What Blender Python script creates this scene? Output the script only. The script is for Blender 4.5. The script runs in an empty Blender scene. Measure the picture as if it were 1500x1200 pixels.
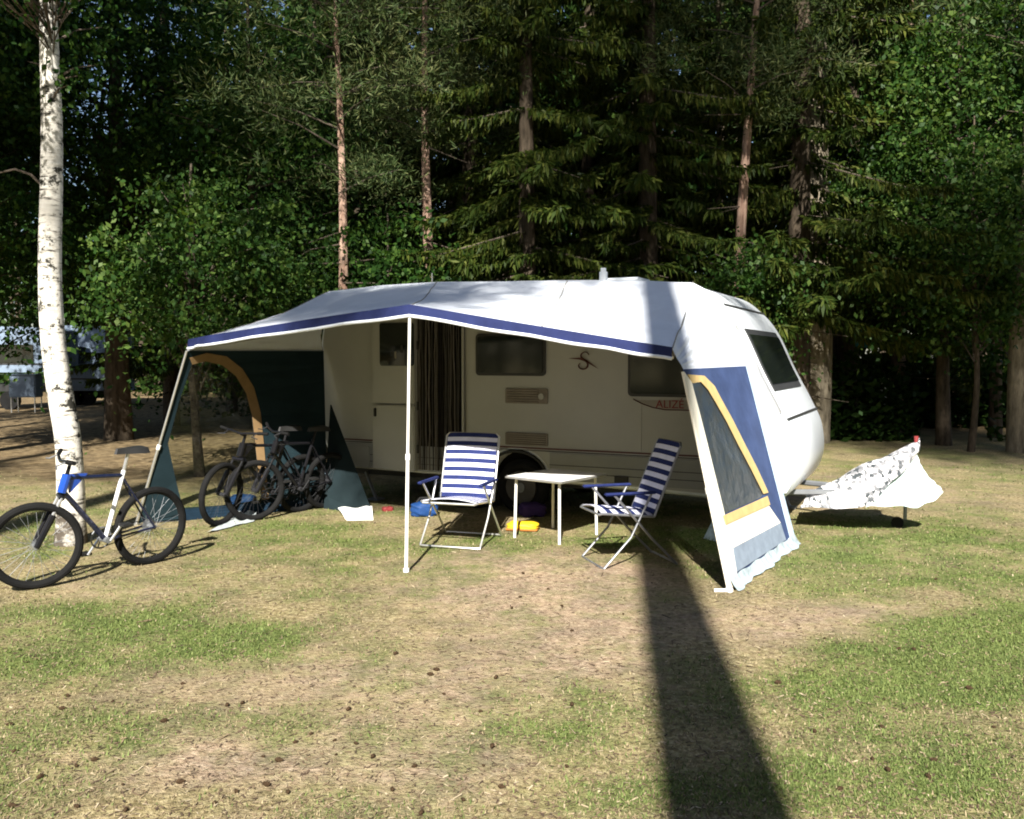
import bpy, bmesh, math, random
import numpy as np
from mathutils import Vector, Matrix
from mathutils.geometry import tessellate_polygon

sc = bpy.context.scene
COL = sc.collection
R = math.radians
PI = math.pi

# ------------------------------------------------------------------ camera
F_PX, HOR, CH = 1300.0, 525.0, 1.75           # focal length in photo pixels, horizon row, eye height
PITCH = math.atan((600 - HOR) / F_PX)
cam_d = bpy.data.cameras.new('camera')
cam_d.sensor_width = 36
cam_d.lens = 36 * F_PX / 1500
cam_d.clip_end = 2000
cam = bpy.data.objects.new('camera', cam_d)
COL.objects.link(cam)
cam.location = (0, 0, CH)
cam.rotation_euler = (PI / 2 - PITCH, 0, 0)
sc.camera = cam
CAMP = Vector((0, 0, CH))


def ray(px, py):
    a, b = (px - 750) / F_PX, (600 - py) / F_PX
    return Vector((a, math.cos(PITCH) + b * math.sin(PITCH), -math.sin(PITCH) + b * math.cos(PITCH)))


def G(px, py, z=0.0):
    d = ray(px, py)
    return CAMP + d * ((z - CH) / d.z)


def AT(px, py, Y):
    d = ray(px, py)
    return CAMP + d * (Y / d.y)


def PLN(px, py, p0, n):
    d = ray(px, py)
    return CAMP + d * ((p0 - CAMP).dot(n) / d.dot(n))


def project(p):
    v = p - CAMP
    fw = Vector((0, math.cos(PITCH), -math.sin(PITCH)))
    up = Vector((0, math.sin(PITCH), math.cos(PITCH)))
    q = v.dot(fw)
    return 750 + F_PX * v.x / q, 600 - F_PX * v.dot(up) / q


# ------------------------------------------------------------------ materials
def nodes(name):
    m = bpy.data.materials.new(name)
    m.use_nodes = True
    nt = m.node_tree
    nt.nodes.clear()
    out = nt.nodes.new('ShaderNodeOutputMaterial')
    return m, nt, out


def N(nt, t, **kw):
    n = nt.nodes.new(t)
    for k, v in kw.items():
        if k in n.inputs:
            n.inputs[k].default_value = v
        else:
            setattr(n, k, v)
    return n


def ramp(nt, src, stops):
    r = nt.nodes.new('ShaderNodeValToRGB')
    e = r.color_ramp.elements
    while len(e) > 1:
        e.remove(e[-1])
    e[0].position, e[0].color = stops[0][0], (*stops[0][1], 1)
    for p, c in stops[1:]:
        q = e.new(p)
        q.color = (*c, 1)
    nt.links.new(src, r.inputs[0])
    return r


def surf(name, col, rough=0.6, spec=0.3, metal=0.0, var=0.15, scale=6.0, bump=0.0, bscale=60.0, dirt=None,
         coat=0.0, trans=0.0):
    """a plain painted / woven / moulded surface: colour with uneven wear and a little relief"""
    m, nt, out = nodes(name)
    b = N(nt, 'ShaderNodeBsdfPrincipled', Roughness=rough, Metallic=metal)
    b.inputs['Specular IOR Level'].default_value = spec
    b.inputs['Coat Weight'].default_value = coat
    tc = N(nt, 'ShaderNodeTexCoord')
    no = N(nt, 'ShaderNodeTexNoise', Scale=scale, Detail=6.0, Roughness=0.65)
    nt.links.new(tc.outputs['Object'], no.inputs['Vector'])
    lo = tuple(c * (1 - var) for c in col)
    hi = tuple(min(1, c * (1 + var)) for c in col)
    r = ramp(nt, no.outputs['Fac'], [(0.3, lo if dirt is None else dirt), (0.5, col), (0.7, hi)])
    nt.links.new(r.outputs[0], b.inputs['Base Color'])
    if bump:
        n2 = N(nt, 'ShaderNodeTexNoise', Scale=bscale, Detail=3.0)
        nt.links.new(tc.outputs['Object'], n2.inputs['Vector'])
        bp = N(nt, 'ShaderNodeBump', Strength=bump, Distance=0.01)
        nt.links.new(n2.outputs['Fac'], bp.inputs['Height'])
        nt.links.new(bp.outputs[0], b.inputs['Normal'])
    last = b.outputs[0]
    if trans:
        t = N(nt, 'ShaderNodeBsdfTranslucent')
        nt.links.new(r.outputs[0], t.inputs['Color'])
        mx = N(nt, 'ShaderNodeMixShader')
        mx.inputs[0].default_value = trans
        nt.links.new(b.outputs[0], mx.inputs[1])
        nt.links.new(t.outputs[0], mx.inputs[2])
        last = mx.outputs[0]
    nt.links.new(last, out.inputs[0])
    return m


def leafmat(name, dark, mid, light, trans=0.3, gloss=0.4):
    m, nt, out = nodes(name)
    geo = N(nt, 'ShaderNodeNewGeometry')
    tc = N(nt, 'ShaderNodeTexCoord')
    no = N(nt, 'ShaderNodeTexNoise', Scale=0.9, Detail=3.0)
    nt.links.new(tc.outputs['Object'], no.inputs['Vector'])
    ad = N(nt, 'ShaderNodeMath', operation='MULTIPLY_ADD')
    nt.links.new(geo.outputs['Random Per Island'], ad.inputs[0])
    ad.inputs[1].default_value = 0.55
    sb = N(nt, 'ShaderNodeMath', operation='MULTIPLY_ADD')
    nt.links.new(no.outputs['Fac'], sb.inputs[0])
    sb.inputs[1].default_value = 0.9
    sb.inputs[2].default_value = -0.23
    nt.links.new(sb.outputs[0], ad.inputs[2])
    r = ramp(nt, ad.outputs[0], [(0.1, dark), (0.5, mid), (0.95, light)])
    b = N(nt, 'ShaderNodeBsdfPrincipled', Roughness=0.5)
    b.inputs['Specular IOR Level'].default_value = gloss
    nt.links.new(r.outputs[0], b.inputs['Base Color'])
    t = N(nt, 'ShaderNodeBsdfTranslucent')
    mixc = N(nt, 'ShaderNodeMix', data_type='RGBA', blend_type='MULTIPLY')
    mixc.inputs[0].default_value = 1.0
    nt.links.new(r.outputs[0], mixc.inputs[6])
    mixc.inputs[7].default_value = (1.3, 1.4, 0.6, 1)
    nt.links.new(mixc.outputs[2], t.inputs['Color'])
    mx = N(nt, 'ShaderNodeMixShader')
    mx.inputs[0].default_value = trans
    nt.links.new(b.outputs[0], mx.inputs[1])
    nt.links.new(t.outputs[0], mx.inputs[2])
    nt.links.new(mx.outputs[0], out.inputs[0])
    return m


def barkmat(name, lo, hi, sx=14.0, sz=2.5, bump=0.8):
    m, nt, out = nodes(name)
    tc = N(nt, 'ShaderNodeTexCoord')
    mp = N(nt, 'ShaderNodeMapping')
    mp.inputs['Scale'].default_value = (sx, sx, sz)
    nt.links.new(tc.outputs['Object'], mp.inputs['Vector'])
    no = N(nt, 'ShaderNodeTexNoise', Scale=1.0, Detail=7.0, Roughness=0.7)
    nt.links.new(mp.outputs[0], no.inputs['Vector'])
    r = ramp(nt, no.outputs['Fac'], [(0.35, lo), (0.65, hi)])
    b = N(nt, 'ShaderNodeBsdfPrincipled', Roughness=0.9)
    b.inputs['Specular IOR Level'].default_value = 0.1
    nt.links.new(r.outputs[0], b.inputs['Base Color'])
    bp = N(nt, 'ShaderNodeBump', Strength=bump, Distance=0.03)
    nt.links.new(no.outputs['Fac'], bp.inputs['Height'])
    nt.links.new(bp.outputs[0], b.inputs['Normal'])
    nt.links.new(b.outputs[0], out.inputs[0])
    return m


def birchmat():
    m, nt, out = nodes('birch_bark')
    tc = N(nt, 'ShaderNodeTexCoord')
    # thin dark lenticels running round the trunk
    mp = N(nt, 'ShaderNodeMapping')
    mp.inputs['Scale'].default_value = (5, 5, 34)
    nt.links.new(tc.outputs['Object'], mp.inputs['Vector'])
    n1 = N(nt, 'ShaderNodeTexNoise', Scale=1.0, Detail=4.0, Roughness=0.6)
    nt.links.new(mp.outputs[0], n1.inputs['Vector'])
    # broad black scars, enlarged to stand in for leaf-shade dapples
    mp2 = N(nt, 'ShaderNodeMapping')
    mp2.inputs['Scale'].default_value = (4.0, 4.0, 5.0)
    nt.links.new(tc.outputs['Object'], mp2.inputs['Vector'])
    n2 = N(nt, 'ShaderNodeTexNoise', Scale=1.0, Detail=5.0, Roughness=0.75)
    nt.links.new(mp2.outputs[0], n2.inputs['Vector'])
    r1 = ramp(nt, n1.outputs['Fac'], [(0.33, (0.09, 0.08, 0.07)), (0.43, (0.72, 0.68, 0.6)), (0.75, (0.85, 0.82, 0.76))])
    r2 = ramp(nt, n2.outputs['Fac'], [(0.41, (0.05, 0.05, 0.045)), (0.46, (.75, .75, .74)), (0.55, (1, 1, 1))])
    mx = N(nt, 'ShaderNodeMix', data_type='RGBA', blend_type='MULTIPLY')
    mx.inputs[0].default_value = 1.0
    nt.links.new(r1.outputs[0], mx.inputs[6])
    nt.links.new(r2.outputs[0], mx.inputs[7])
    b = N(nt, 'ShaderNodeBsdfPrincipled', Roughness=0.75)
    b.inputs['Specular IOR Level'].default_value = 0.2
    # rough dark bark round the foot of the trunk
    sx = N(nt, 'ShaderNodeSeparateXYZ')
    nt.links.new(tc.outputs['Object'], sx.inputs[0])
    ma = N(nt, 'ShaderNodeMath', operation='MULTIPLY_ADD')
    nt.links.new(n2.outputs['Fac'], ma.inputs[0])
    ma.inputs[1].default_value = 1.3
    nt.links.new(sx.outputs[2], ma.inputs[2])
    rb = ramp(nt, ma.outputs[0], [(.72, (1, 1, 1)), (.98, (0, 0, 0))])
    m3 = N(nt, 'ShaderNodeMix', data_type='RGBA')
    nt.links.new(rb.outputs[0], m3.inputs[0])
    nt.links.new(mx.outputs[2], m3.inputs[6])
    m3.inputs[7].default_value = (.085, .07, .055, 1)
    nt.links.new(m3.outputs[2], b.inputs['Base Color'])
    bp = N(nt, 'ShaderNodeBump', Strength=0.5, Distance=0.015)
    nt.links.new(n2.outputs['Fac'], bp.inputs['Height'])
    nt.links.new(bp.outputs[0], b.inputs['Normal'])
    nt.links.new(b.outputs[0], out.inputs[0])
    return m


def clearfilm(name, tint, gl=0.12, rough=0.15):
    m, nt, out = nodes(name)
    t = N(nt, 'ShaderNodeBsdfTransparent', Color=(*tint, 1))
    g = N(nt, 'ShaderNodeBsdfGlossy', Color=(0.9, 0.95, 1, 1), Roughness=rough)
    tc = N(nt, 'ShaderNodeTexCoord')
    no = N(nt, 'ShaderNodeTexNoise', Scale=5.0, Detail=4.0)
    nt.links.new(tc.outputs['Object'], no.inputs['Vector'])
    bp = N(nt, 'ShaderNodeBump', Strength=0.9, Distance=0.04)
    nt.links.new(no.outputs['Fac'], bp.inputs['Height'])
    nt.links.new(bp.outputs[0], g.inputs['Normal'])
    mx = N(nt, 'ShaderNodeMixShader')
    mx.inputs[0].default_value = gl
    nt.links.new(t.outputs[0], mx.inputs[1])
    nt.links.new(g.outputs[0], mx.inputs[2])
    nt.links.new(mx.outputs[0], out.inputs[0])
    return m


M = {}
M['cream'] = surf('cream_sheet_metal', (0.37, 0.37, 0.35), 0.35, 0.4, var=0.05, scale=2.0, bump=0.05, bscale=25)  # wall paint toned down for the shade under the awning
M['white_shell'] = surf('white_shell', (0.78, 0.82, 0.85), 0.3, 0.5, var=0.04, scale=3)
M['skirt'] = surf('grey_skirt', (0.27, 0.275, 0.265), 0.45, 0.3, var=0.08, scale=3)
M['black'] = surf('black_plastic', (0.02, 0.02, 0.02), 0.5, 0.4)
M['rubber'] = surf('rubber', (0.012, 0.012, 0.012), 0.85, 0.1, var=0.3, bump=0.4, bscale=120)
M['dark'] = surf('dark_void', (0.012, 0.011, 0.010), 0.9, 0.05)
M['glass'] = surf('tinted_glass', (0.012, 0.016, 0.014), 0.07, 0.6, var=0.2, scale=1.5, bump=0.03, bscale=3)
M['frame_grey'] = surf('window_frame', (0.04, 0.04, 0.04), 0.5, 0.3)
M['vent'] = surf('vent_grille', (0.20, 0.175, 0.15), 0.6, 0.2)
M['maroon'] = surf('maroon_vinyl', (0.10, 0.035, 0.03), 0.5, 0.3, var=0.1)
M['pale'] = surf('pale_vinyl', (0.27, 0.25, 0.22), 0.5, 0.3, var=0.1)
M['alu'] = surf('aluminium', (0.72, 0.71, 0.68), 0.35, 0.5, metal=0.85, var=0.08)
M['whitetube'] = surf('white_tube', (0.82, 0.80, 0.74), 0.4, 0.4, var=0.05)
M['canvas'] = surf('white_canvas', (0.74, 0.78, 0.84), 0.85, 0.1, var=0.05, scale=4, bump=0.15, bscale=40, trans=0.03)
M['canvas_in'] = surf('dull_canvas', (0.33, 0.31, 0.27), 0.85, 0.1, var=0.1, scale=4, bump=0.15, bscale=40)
M['navy'] = surf('navy_canvas', (0.020, 0.028, 0.095), 0.8, 0.15, var=0.2, scale=5, bump=0.2, bscale=40)
M['blue'] = surf('blue_canvas', (0.055, 0.085, 0.195), 0.8, 0.15, var=0.22, scale=3.5, bump=0.25, bscale=12, trans=0.1)
M['lightblue'] = surf('pale_blue_canvas', (0.46, 0.58, 0.70), 0.8, 0.15, var=0.12, scale=8)
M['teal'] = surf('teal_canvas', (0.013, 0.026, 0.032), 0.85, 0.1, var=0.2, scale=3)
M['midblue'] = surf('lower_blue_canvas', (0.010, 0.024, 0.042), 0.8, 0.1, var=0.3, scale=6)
M['yellow'] = surf('ochre_trim', (0.60, 0.44, 0.20), 0.8, 0.1, var=0.12, scale=9)
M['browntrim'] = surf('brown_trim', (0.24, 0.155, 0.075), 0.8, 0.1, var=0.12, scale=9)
M['buff'] = surf('buff_canvas', (0.85, 0.80, 0.68), 0.8, 0.1, var=0.06, scale=6)
M['grey'] = surf('grey_canvas', (0.24, 0.29, 0.36), 0.85, 0.1, var=0.15, scale=9, bump=0.2)
M['mud'] = surf('pale_skirt', (0.36, 0.43, 0.46), 0.75, 0.15, var=0.4, scale=14, bump=0.4, bscale=18)
M['film'] = clearfilm('smoked_window_film', (0.22, 0.24, 0.25), 0.22, 0.35)
M['clear'] = clearfilm('clear_window_film', (0.80, 0.82, 0.78), 0.025, 0.2)
M['chairnavy'] = surf('navy_weave', (0.02, 0.03, 0.115), 0.8, 0.15, var=0.2, scale=12, bump=0.3, bscale=200)
M['chairwhite'] = surf('white_weave', (0.70, 0.71, 0.84), 0.8, 0.15, var=0.08, scale=12, bump=0.3, bscale=200)
M['tabletop'] = surf('white_laminate', (0.86, 0.85, 0.82), 0.45, 0.4, var=0.03)
M['yellowp'] = surf('yellow_plastic', (0.80, 0.50, 0.02), 0.5, 0.4, var=0.1)
M['orangep'] = surf('orange_rubber', (0.45, 0.18, 0.04), 0.6, 0.3, var=0.1)
M['bluebag'] = surf('bright_blue_nylon', (0.010, 0.05, 0.18), 0.6, 0.3, var=0.2, scale=10, bump=0.4, bscale=20)
M['cyan'] = surf('turquoise_cloth', (0.05, 0.25, 0.32), 0.8, 0.1, var=0.2)
M['red'] = surf('red_plastic', (0.24, 0.035, 0.035), 0.5, 0.3)
M['purple'] = surf('purple_cloth', (0.05, 0.03, 0.12), 0.8, 0.1)
M['whitecloth'] = surf('white_cloth', (0.82, 0.82, 0.80), 0.8, 0.1, var=0.05, bump=0.3, bscale=30)
M['palecloth'] = surf('pale_sheet', (0.62, 0.76, 0.74), 0.7, 0.15, var=0.08, bump=0.3, bscale=14, trans=0.15)
M['bikeblue'] = surf('blue_enamel', (0.015, 0.07, 0.38), 0.25, 0.5, var=0.1, coat=0.5)
M['bikenavy'] = surf('navy_enamel', (0.008, 0.012, 0.035), 0.25, 0.5, var=0.1, coat=0.5)
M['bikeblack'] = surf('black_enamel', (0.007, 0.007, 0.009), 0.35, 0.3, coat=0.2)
M['silver'] = surf('silver_metal', (0.75, 0.75, 0.75), 0.3, 0.5, metal=0.8, var=0.05)
M['white_paint'] = surf('white_enamel', (0.8, 0.8, 0.8), 0.3, 0.5, var=0.03)
M['rim'] = surf('dusty_rim', (0.07, 0.065, 0.06), 0.6, 0.3, var=.3)
M['steel'] = surf('spoke_steel', (0.22, 0.23, 0.24), 0.6, 0.3, metal=0.5)
M['farwhite'] = surf('shade_blue_white', (0.20, 0.26, 0.34), 0.5, 0.3, var=0.12, scale=1.5)  # white dimmed and blued for the shade under the far trees
M['cone'] = surf('cone_scales', (0.055, 0.035, 0.02), 0.9, 0.05, var=0.5, scale=60)
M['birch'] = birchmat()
M['pinebark'] = barkmat('pine_bark', (0.15, 0.085, 0.06), (0.52, 0.36, 0.27))
M['greybark'] = barkmat('grey_bark', (0.10, 0.085, 0.06), (0.34, 0.29, 0.21), 10, 2)
M['darkbark'] = barkmat('spruce_bark', (0.035, 0.028, 0.02), (0.11, 0.085, 0.06), 12, 3)
M['twig'] = barkmat('twig_bark', (0.05, 0.04, 0.03), (0.16, 0.13, 0.10), 20, 20, 0.2)
M['leaf'] = leafmat('broad_leaves', (0.006, 0.019, 0.004), (0.021, 0.058, 0.010), (0.09, 0.15, 0.028), 0.35, 0.12)
M['leaf2'] = leafmat('fresh_leaves', (0.008, 0.024, 0.005), (0.032, 0.078, 0.014), (0.14, 0.20, 0.045), 0.35, 0.15)
M['spruce'] = leafmat('spruce_needles', (0.010, 0.022, 0.004), (0.034, 0.054, 0.009), (0.115, 0.125, 0.026), 0.15, 0.08)
M['pine'] = leafmat('pine_needles', (0.016, 0.034, 0.010), (0.056, 0.082, 0.028), (0.15, 0.155, 0.062), 0.15, 0.1)
M['far'] = leafmat('forest_leaves', (0.005, 0.013, 0.003), (0.015, 0.036, 0.007), (0.045, 0.075, 0.016), 0.2, 0.05)


# ------------------------------------------------------------------ mesh builder
class MB:
    def __init__(s):
        s.v, s.f, s.m, s.mats = [], [], [], []

    def mi(s, mat):
        if mat not in s.mats:
            s.mats.append(mat)
        return s.mats.index(mat)

    def add(s, vs, fs, mat):
        o = len(s.v)
        s.v += [tuple(p) for p in vs]
        k = s.mi(mat)
        for f in fs:
            s.f.append([i + o for i in f])
            s.m.append(k)
        return s

    def box(s, c, d, mat, rot=None, bev=0.0):
        c = Vector(c)
        hx, hy, hz = d[0] / 2, d[1] / 2, d[2] / 2
        if bev <= 0:
            vs = [Vector((x * hx, y * hy, z * hz)) for x in (-1, 1) for y in (-1, 1) for z in (-1, 1)]
            fs = [(0, 1, 3, 2), (4, 6, 7, 5), (0, 4, 5, 1), (2, 3, 7, 6), (0, 2, 6, 4), (1, 5, 7, 3)]
        else:
            bm = bmesh.new()
            bmesh.ops.create_cube(bm, size=1)
            bmesh.ops.scale(bm, vec=d, verts=bm.verts)
            bmesh.ops.bevel(bm, geom=bm.edges[:], offset=bev, segments=2, affect='EDGES')
            bm.verts.ensure_lookup_table()
            vs = [v.co.copy() for v in bm.verts]
            fs = [[v.index for v in f.verts] for f in bm.faces]
            bm.free()
        if rot is not None:
            vs = [rot @ v for v in vs]
        return s.add([v + c for v in vs], fs, mat)

    def tube(s, pts, r, mat, n=8, caps=True, closed=False, flat=1.0):
        pts = [Vector(p) for p in pts]
        k = len(pts)
        rr = r if isinstance(r, (list, tuple)) else [r] * k
        tan = []
        for i in range(k):
            if closed:
                t = pts[(i + 1) % k] - pts[i - 1]
            else:
                t = pts[min(i + 1, k - 1)] - pts[max(i - 1, 0)]
            tan.append(t.normalized() if t.length > 1e-9 else Vector((0, 0, 1)))
        up = Vector((0, 0, 1)) if abs(tan[0].z) < 0.9 else Vector((1, 0, 0))
        vs, fs = [], []
        u = (up - tan[0] * up.dot(tan[0])).normalized()
        for i in range(k):
            u = (u - tan[i] * u.dot(tan[i]))
            u = u.normalized() if u.length > 1e-6 else tan[i].orthogonal().normalized()
            w = tan[i].cross(u)
            for j in range(n):
                a = 2 * PI * j / n
                vs.append(pts[i] + u * (math.cos(a) * rr[i] * flat) + w * (math.sin(a) * rr[i]))
        for i in range(k if closed else k - 1):
            for j in range(n):
                a, b = i * n + j, i * n + (j + 1) % n
                c, d = ((i + 1) % k) * n + (j + 1) % n, ((i + 1) % k) * n + j
                fs.append((a, b, c, d))
        if caps and not closed:
            fs.append(tuple(range(n - 1, -1, -1)))
            fs.append(tuple(range((k - 1) * n, k * n)))
        return s.add(vs, fs, mat)

    def prism(s, loop, h, mat, ax=None, mat2=None):
        """extrude a closed 3-D loop by the vector h, capping both ends"""
        loop = [Vector(p) for p in loop]
        h = Vector(h)
        n = len(loop)
        vs = loop + [p + h for p in loop]
        fs = [(i, (i + 1) % n, n + (i + 1) % n, n + i) for i in range(n)]
        s.add(vs, fs, mat2 or mat)
        tri = tessellate_polygon([loop])
        s.add(loop, tri, mat)
        s.add([p + h for p in loop], [t[::-1] for t in tri], mat)
        return s

    def build(s, name, parent=None, smooth=False, label=None, sharp=35):
        me = bpy.data.meshes.new(name)
        me.from_pydata(s.v, [], s.f)
        for m in s.mats:
            me.materials.append(m)
        me.polygons.foreach_set('material_index', s.m)
        bm = bmesh.new()
        bm.from_mesh(me)
        bmesh.ops.recalc_face_normals(bm, faces=bm.faces)
        bm.to_mesh(me)
        bm.free()
        if smooth:
            me.polygons.foreach_set('use_smooth', [True] * len(me.polygons))
            me.set_sharp_from_angle(angle=R(sharp))
        me.update()
        o = bpy.data.objects.new(name, me)
        COL.objects.link(o)
        if parent is not None:
            o.parent = parent
        if label:
            o['label'] = label
        return o


def tag(o, label=None, cat=None, group=None, kind=None):
    if label:
        o['label'] = label
    if cat:
        o['category'] = cat
    if group:
        o['group'] = group
    if kind:
        o['kind'] = kind
    return o


def empty(name, loc=(0, 0, 0), rz=0.0, label=None, cat=None, group=None):
    o = bpy.data.objects.new(name, None)
    COL.objects.link(o)
    o.empty_display_size = 0.2
    o.location = loc
    o.rotation_euler = (0, 0, rz)
    return tag(o, label, cat, group)


def copy_tree(o, parent=None):
    c = o.copy()
    COL.objects.link(c)
    if parent is not None:
        c.parent = parent
    for ch in list(o.children):
        copy_tree(ch, c)
    return c


def fastmesh(name, V, F4, mats, parent=None, attr=None, smooth=False):
    """numpy vertices (n,3) and quads or triangles (m,k) into a mesh object"""
    me = bpy.data.meshes.new(name)
    k = F4.shape[1]
    me.vertices.add(len(V))
    me.vertices.foreach_set('co', V.astype(np.float32).ravel())
    me.loops.add(F4.size)
    me.loops.foreach_set('vertex_index', F4.astype(np.int32).ravel())
    me.polygons.add(len(F4))
    me.polygons.foreach_set('loop_start', np.arange(0, F4.size, k, dtype=np.int32))
    for m in mats:
        me.materials.append(m)
    if attr is not None:
        for an, data in attr.items():
            a = me.attributes.new(an, 'FLOAT_COLOR', 'POINT')
            a.data.foreach_set('color', data.astype(np.float32).ravel())
    if smooth:
        me.polygons.foreach_set('use_smooth', np.ones(len(F4), dtype=bool))
    me.update()
    me.validate()
    o = bpy.data.objects.new(name, me)
    COL.objects.link(o)
    if parent is not None:
        o.parent = parent
    return o


# ------------------------------------------------------------------ value noise in numpy
def vnoise(x, y, scale, seed=0):
    x, y = np.asarray(x) * scale + seed * 17.3, np.asarray(y) * scale + seed * 5.7
    xi, yi = np.floor(x).astype(np.int64), np.floor(y).astype(np.int64)
    fx, fy = x - xi, y - yi
    fx, fy = fx * fx * (3 - 2 * fx), fy * fy * (3 - 2 * fy)

    def h(a, b):
        n = (a * 374761393 + b * 668265263 + seed * 974711) & 0x7fffffff
        n = ((n ^ (n >> 13)) * 1274126177) & 0x7fffffff
        return ((n ^ (n >> 16)) & 0xffff) / 65535.0
    return (h(xi, yi) * (1 - fx) + h(xi + 1, yi) * fx) * (1 - fy) + (h(xi, yi + 1) * (1 - fx) + h(xi + 1, yi + 1) * fx) * fy


def fbm(x, y, scale, seed=0, o=4):
    t, a, s = 0, 0.5, 0
    for i in range(o):
        t = t + a * vnoise(x, y, scale * 2 ** i, seed + i)
        s += a
        a *= 0.55
    return t / s


# ------------------------------------------------------------------ ground
def gz(x, y):
    return (fbm(x, y, 0.8, 3, 3) - 0.5) * 0.05


# green patches and bare patches read off the photograph, as (px, py, half width px, half height px, weight)
GREEN = [(140, 930, 190, 45, .55), (360, 945, 120, 30, .5), (470, 800, 110, 40, .45), (840, 795, 150, 14, .6),
         (1300, 800, 260, 45, .30), (1440, 960, 150, 80, .55), (1230, 1000, 150, 45, .35), (1420, 1120, 160, 70, .5),
         (780, 1100, 130, 40, .16), (900, 1170, 260, 40, .15), (1190, 1160, 80, 60, .3), (200, 1100, 120, 40, .12),
         (60, 800, 60, 40, .4), (1400, 860, 200, 20, .25), (1060, 800, 60, 30, .4)]
BARE = [(790, 865, 190, 60, 1.0), (860, 940, 120, 60, .7), (600, 1020, 320, 90, .5), (330, 1140, 320, 50, .4), (1130, 930, 110, 40, .5),
        (1300, 905, 90, 22, .5), (1290, 1110, 60, 25, .5), (1250, 720, 160, 30, .45), (350, 1130, 260, 40, .35),
        (620, 830, 60, 12, .3), (150, 870, 120, 14, .5)]


def blobs(px, py, L):
    t = np.zeros_like(px)
    for a, b, w, h, k in L:
        t += k * np.exp(-((px - a) / w) ** 2 - ((py - b) / h) ** 2)
    return t


def ground_masks(x, y):
    """how green and how bare the turf is at a spot; both belong to the ground, not to the light"""
    yy = np.maximum(y, 1.2)
    px = 750 + F_PX * x / yy
    py = HOR + F_PX * CH / yy
    n1, n2 = fbm(x, y, 1.1, 11), fbm(x, y, 2.6, 23)
    g = blobs(px, py, GREEN) * (0.45 + 1.5 * n2) + (n1 - 0.5) * 0.8 + (n2 - 0.5) * 0.7 + 0.11
    b = blobs(px, py, BARE) * (0.4 + 1.1 * n1) + (fbm(x, y, 0.9, 41) - 0.62) * 0.8
    f = np.clip((y - 11.5 - 8 * np.clip((x - 2.5) / 1.5, 0, 1) - 2 * (n1 - 0.5)) / 2.0, 0, 1)
    return np.clip(g, 0, 1), np.clip(b, 0, 1), f


def axis(lo, hi, step, far, grow=1.35):
    a = list(np.arange(lo, hi + 1e-6, step))
    s = step
    while a[-1] < far:
        s *= grow
        a.append(a[-1] + s)
    b = []
    s, p = step, lo
    while p > -far:
        s *= grow
        p -= s
        b.append(p)
    return np.array(b[::-1] + a)


xs, ys = axis(-9, 9, 0.08, 500), axis(1.5, 16, 0.08, 500)
GX, GY = np.meshgrid(xs, ys)
gx, gy = GX.ravel(), GY.ravel()
gm = ground_masks(gx, gy)
V = np.stack([gx, gy, gz(gx, gy)], 1)
nx, ny = len(xs), len(ys)
ii = (np.arange(ny - 1)[:, None] * nx + np.arange(nx - 1)[None, :]).ravel()
Fq = np.stack([ii, ii + 1, ii + nx + 1, ii + nx], 1)
msk = np.stack([gm[0], gm[1], gm[2], np.ones_like(gx)], 1)


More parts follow.
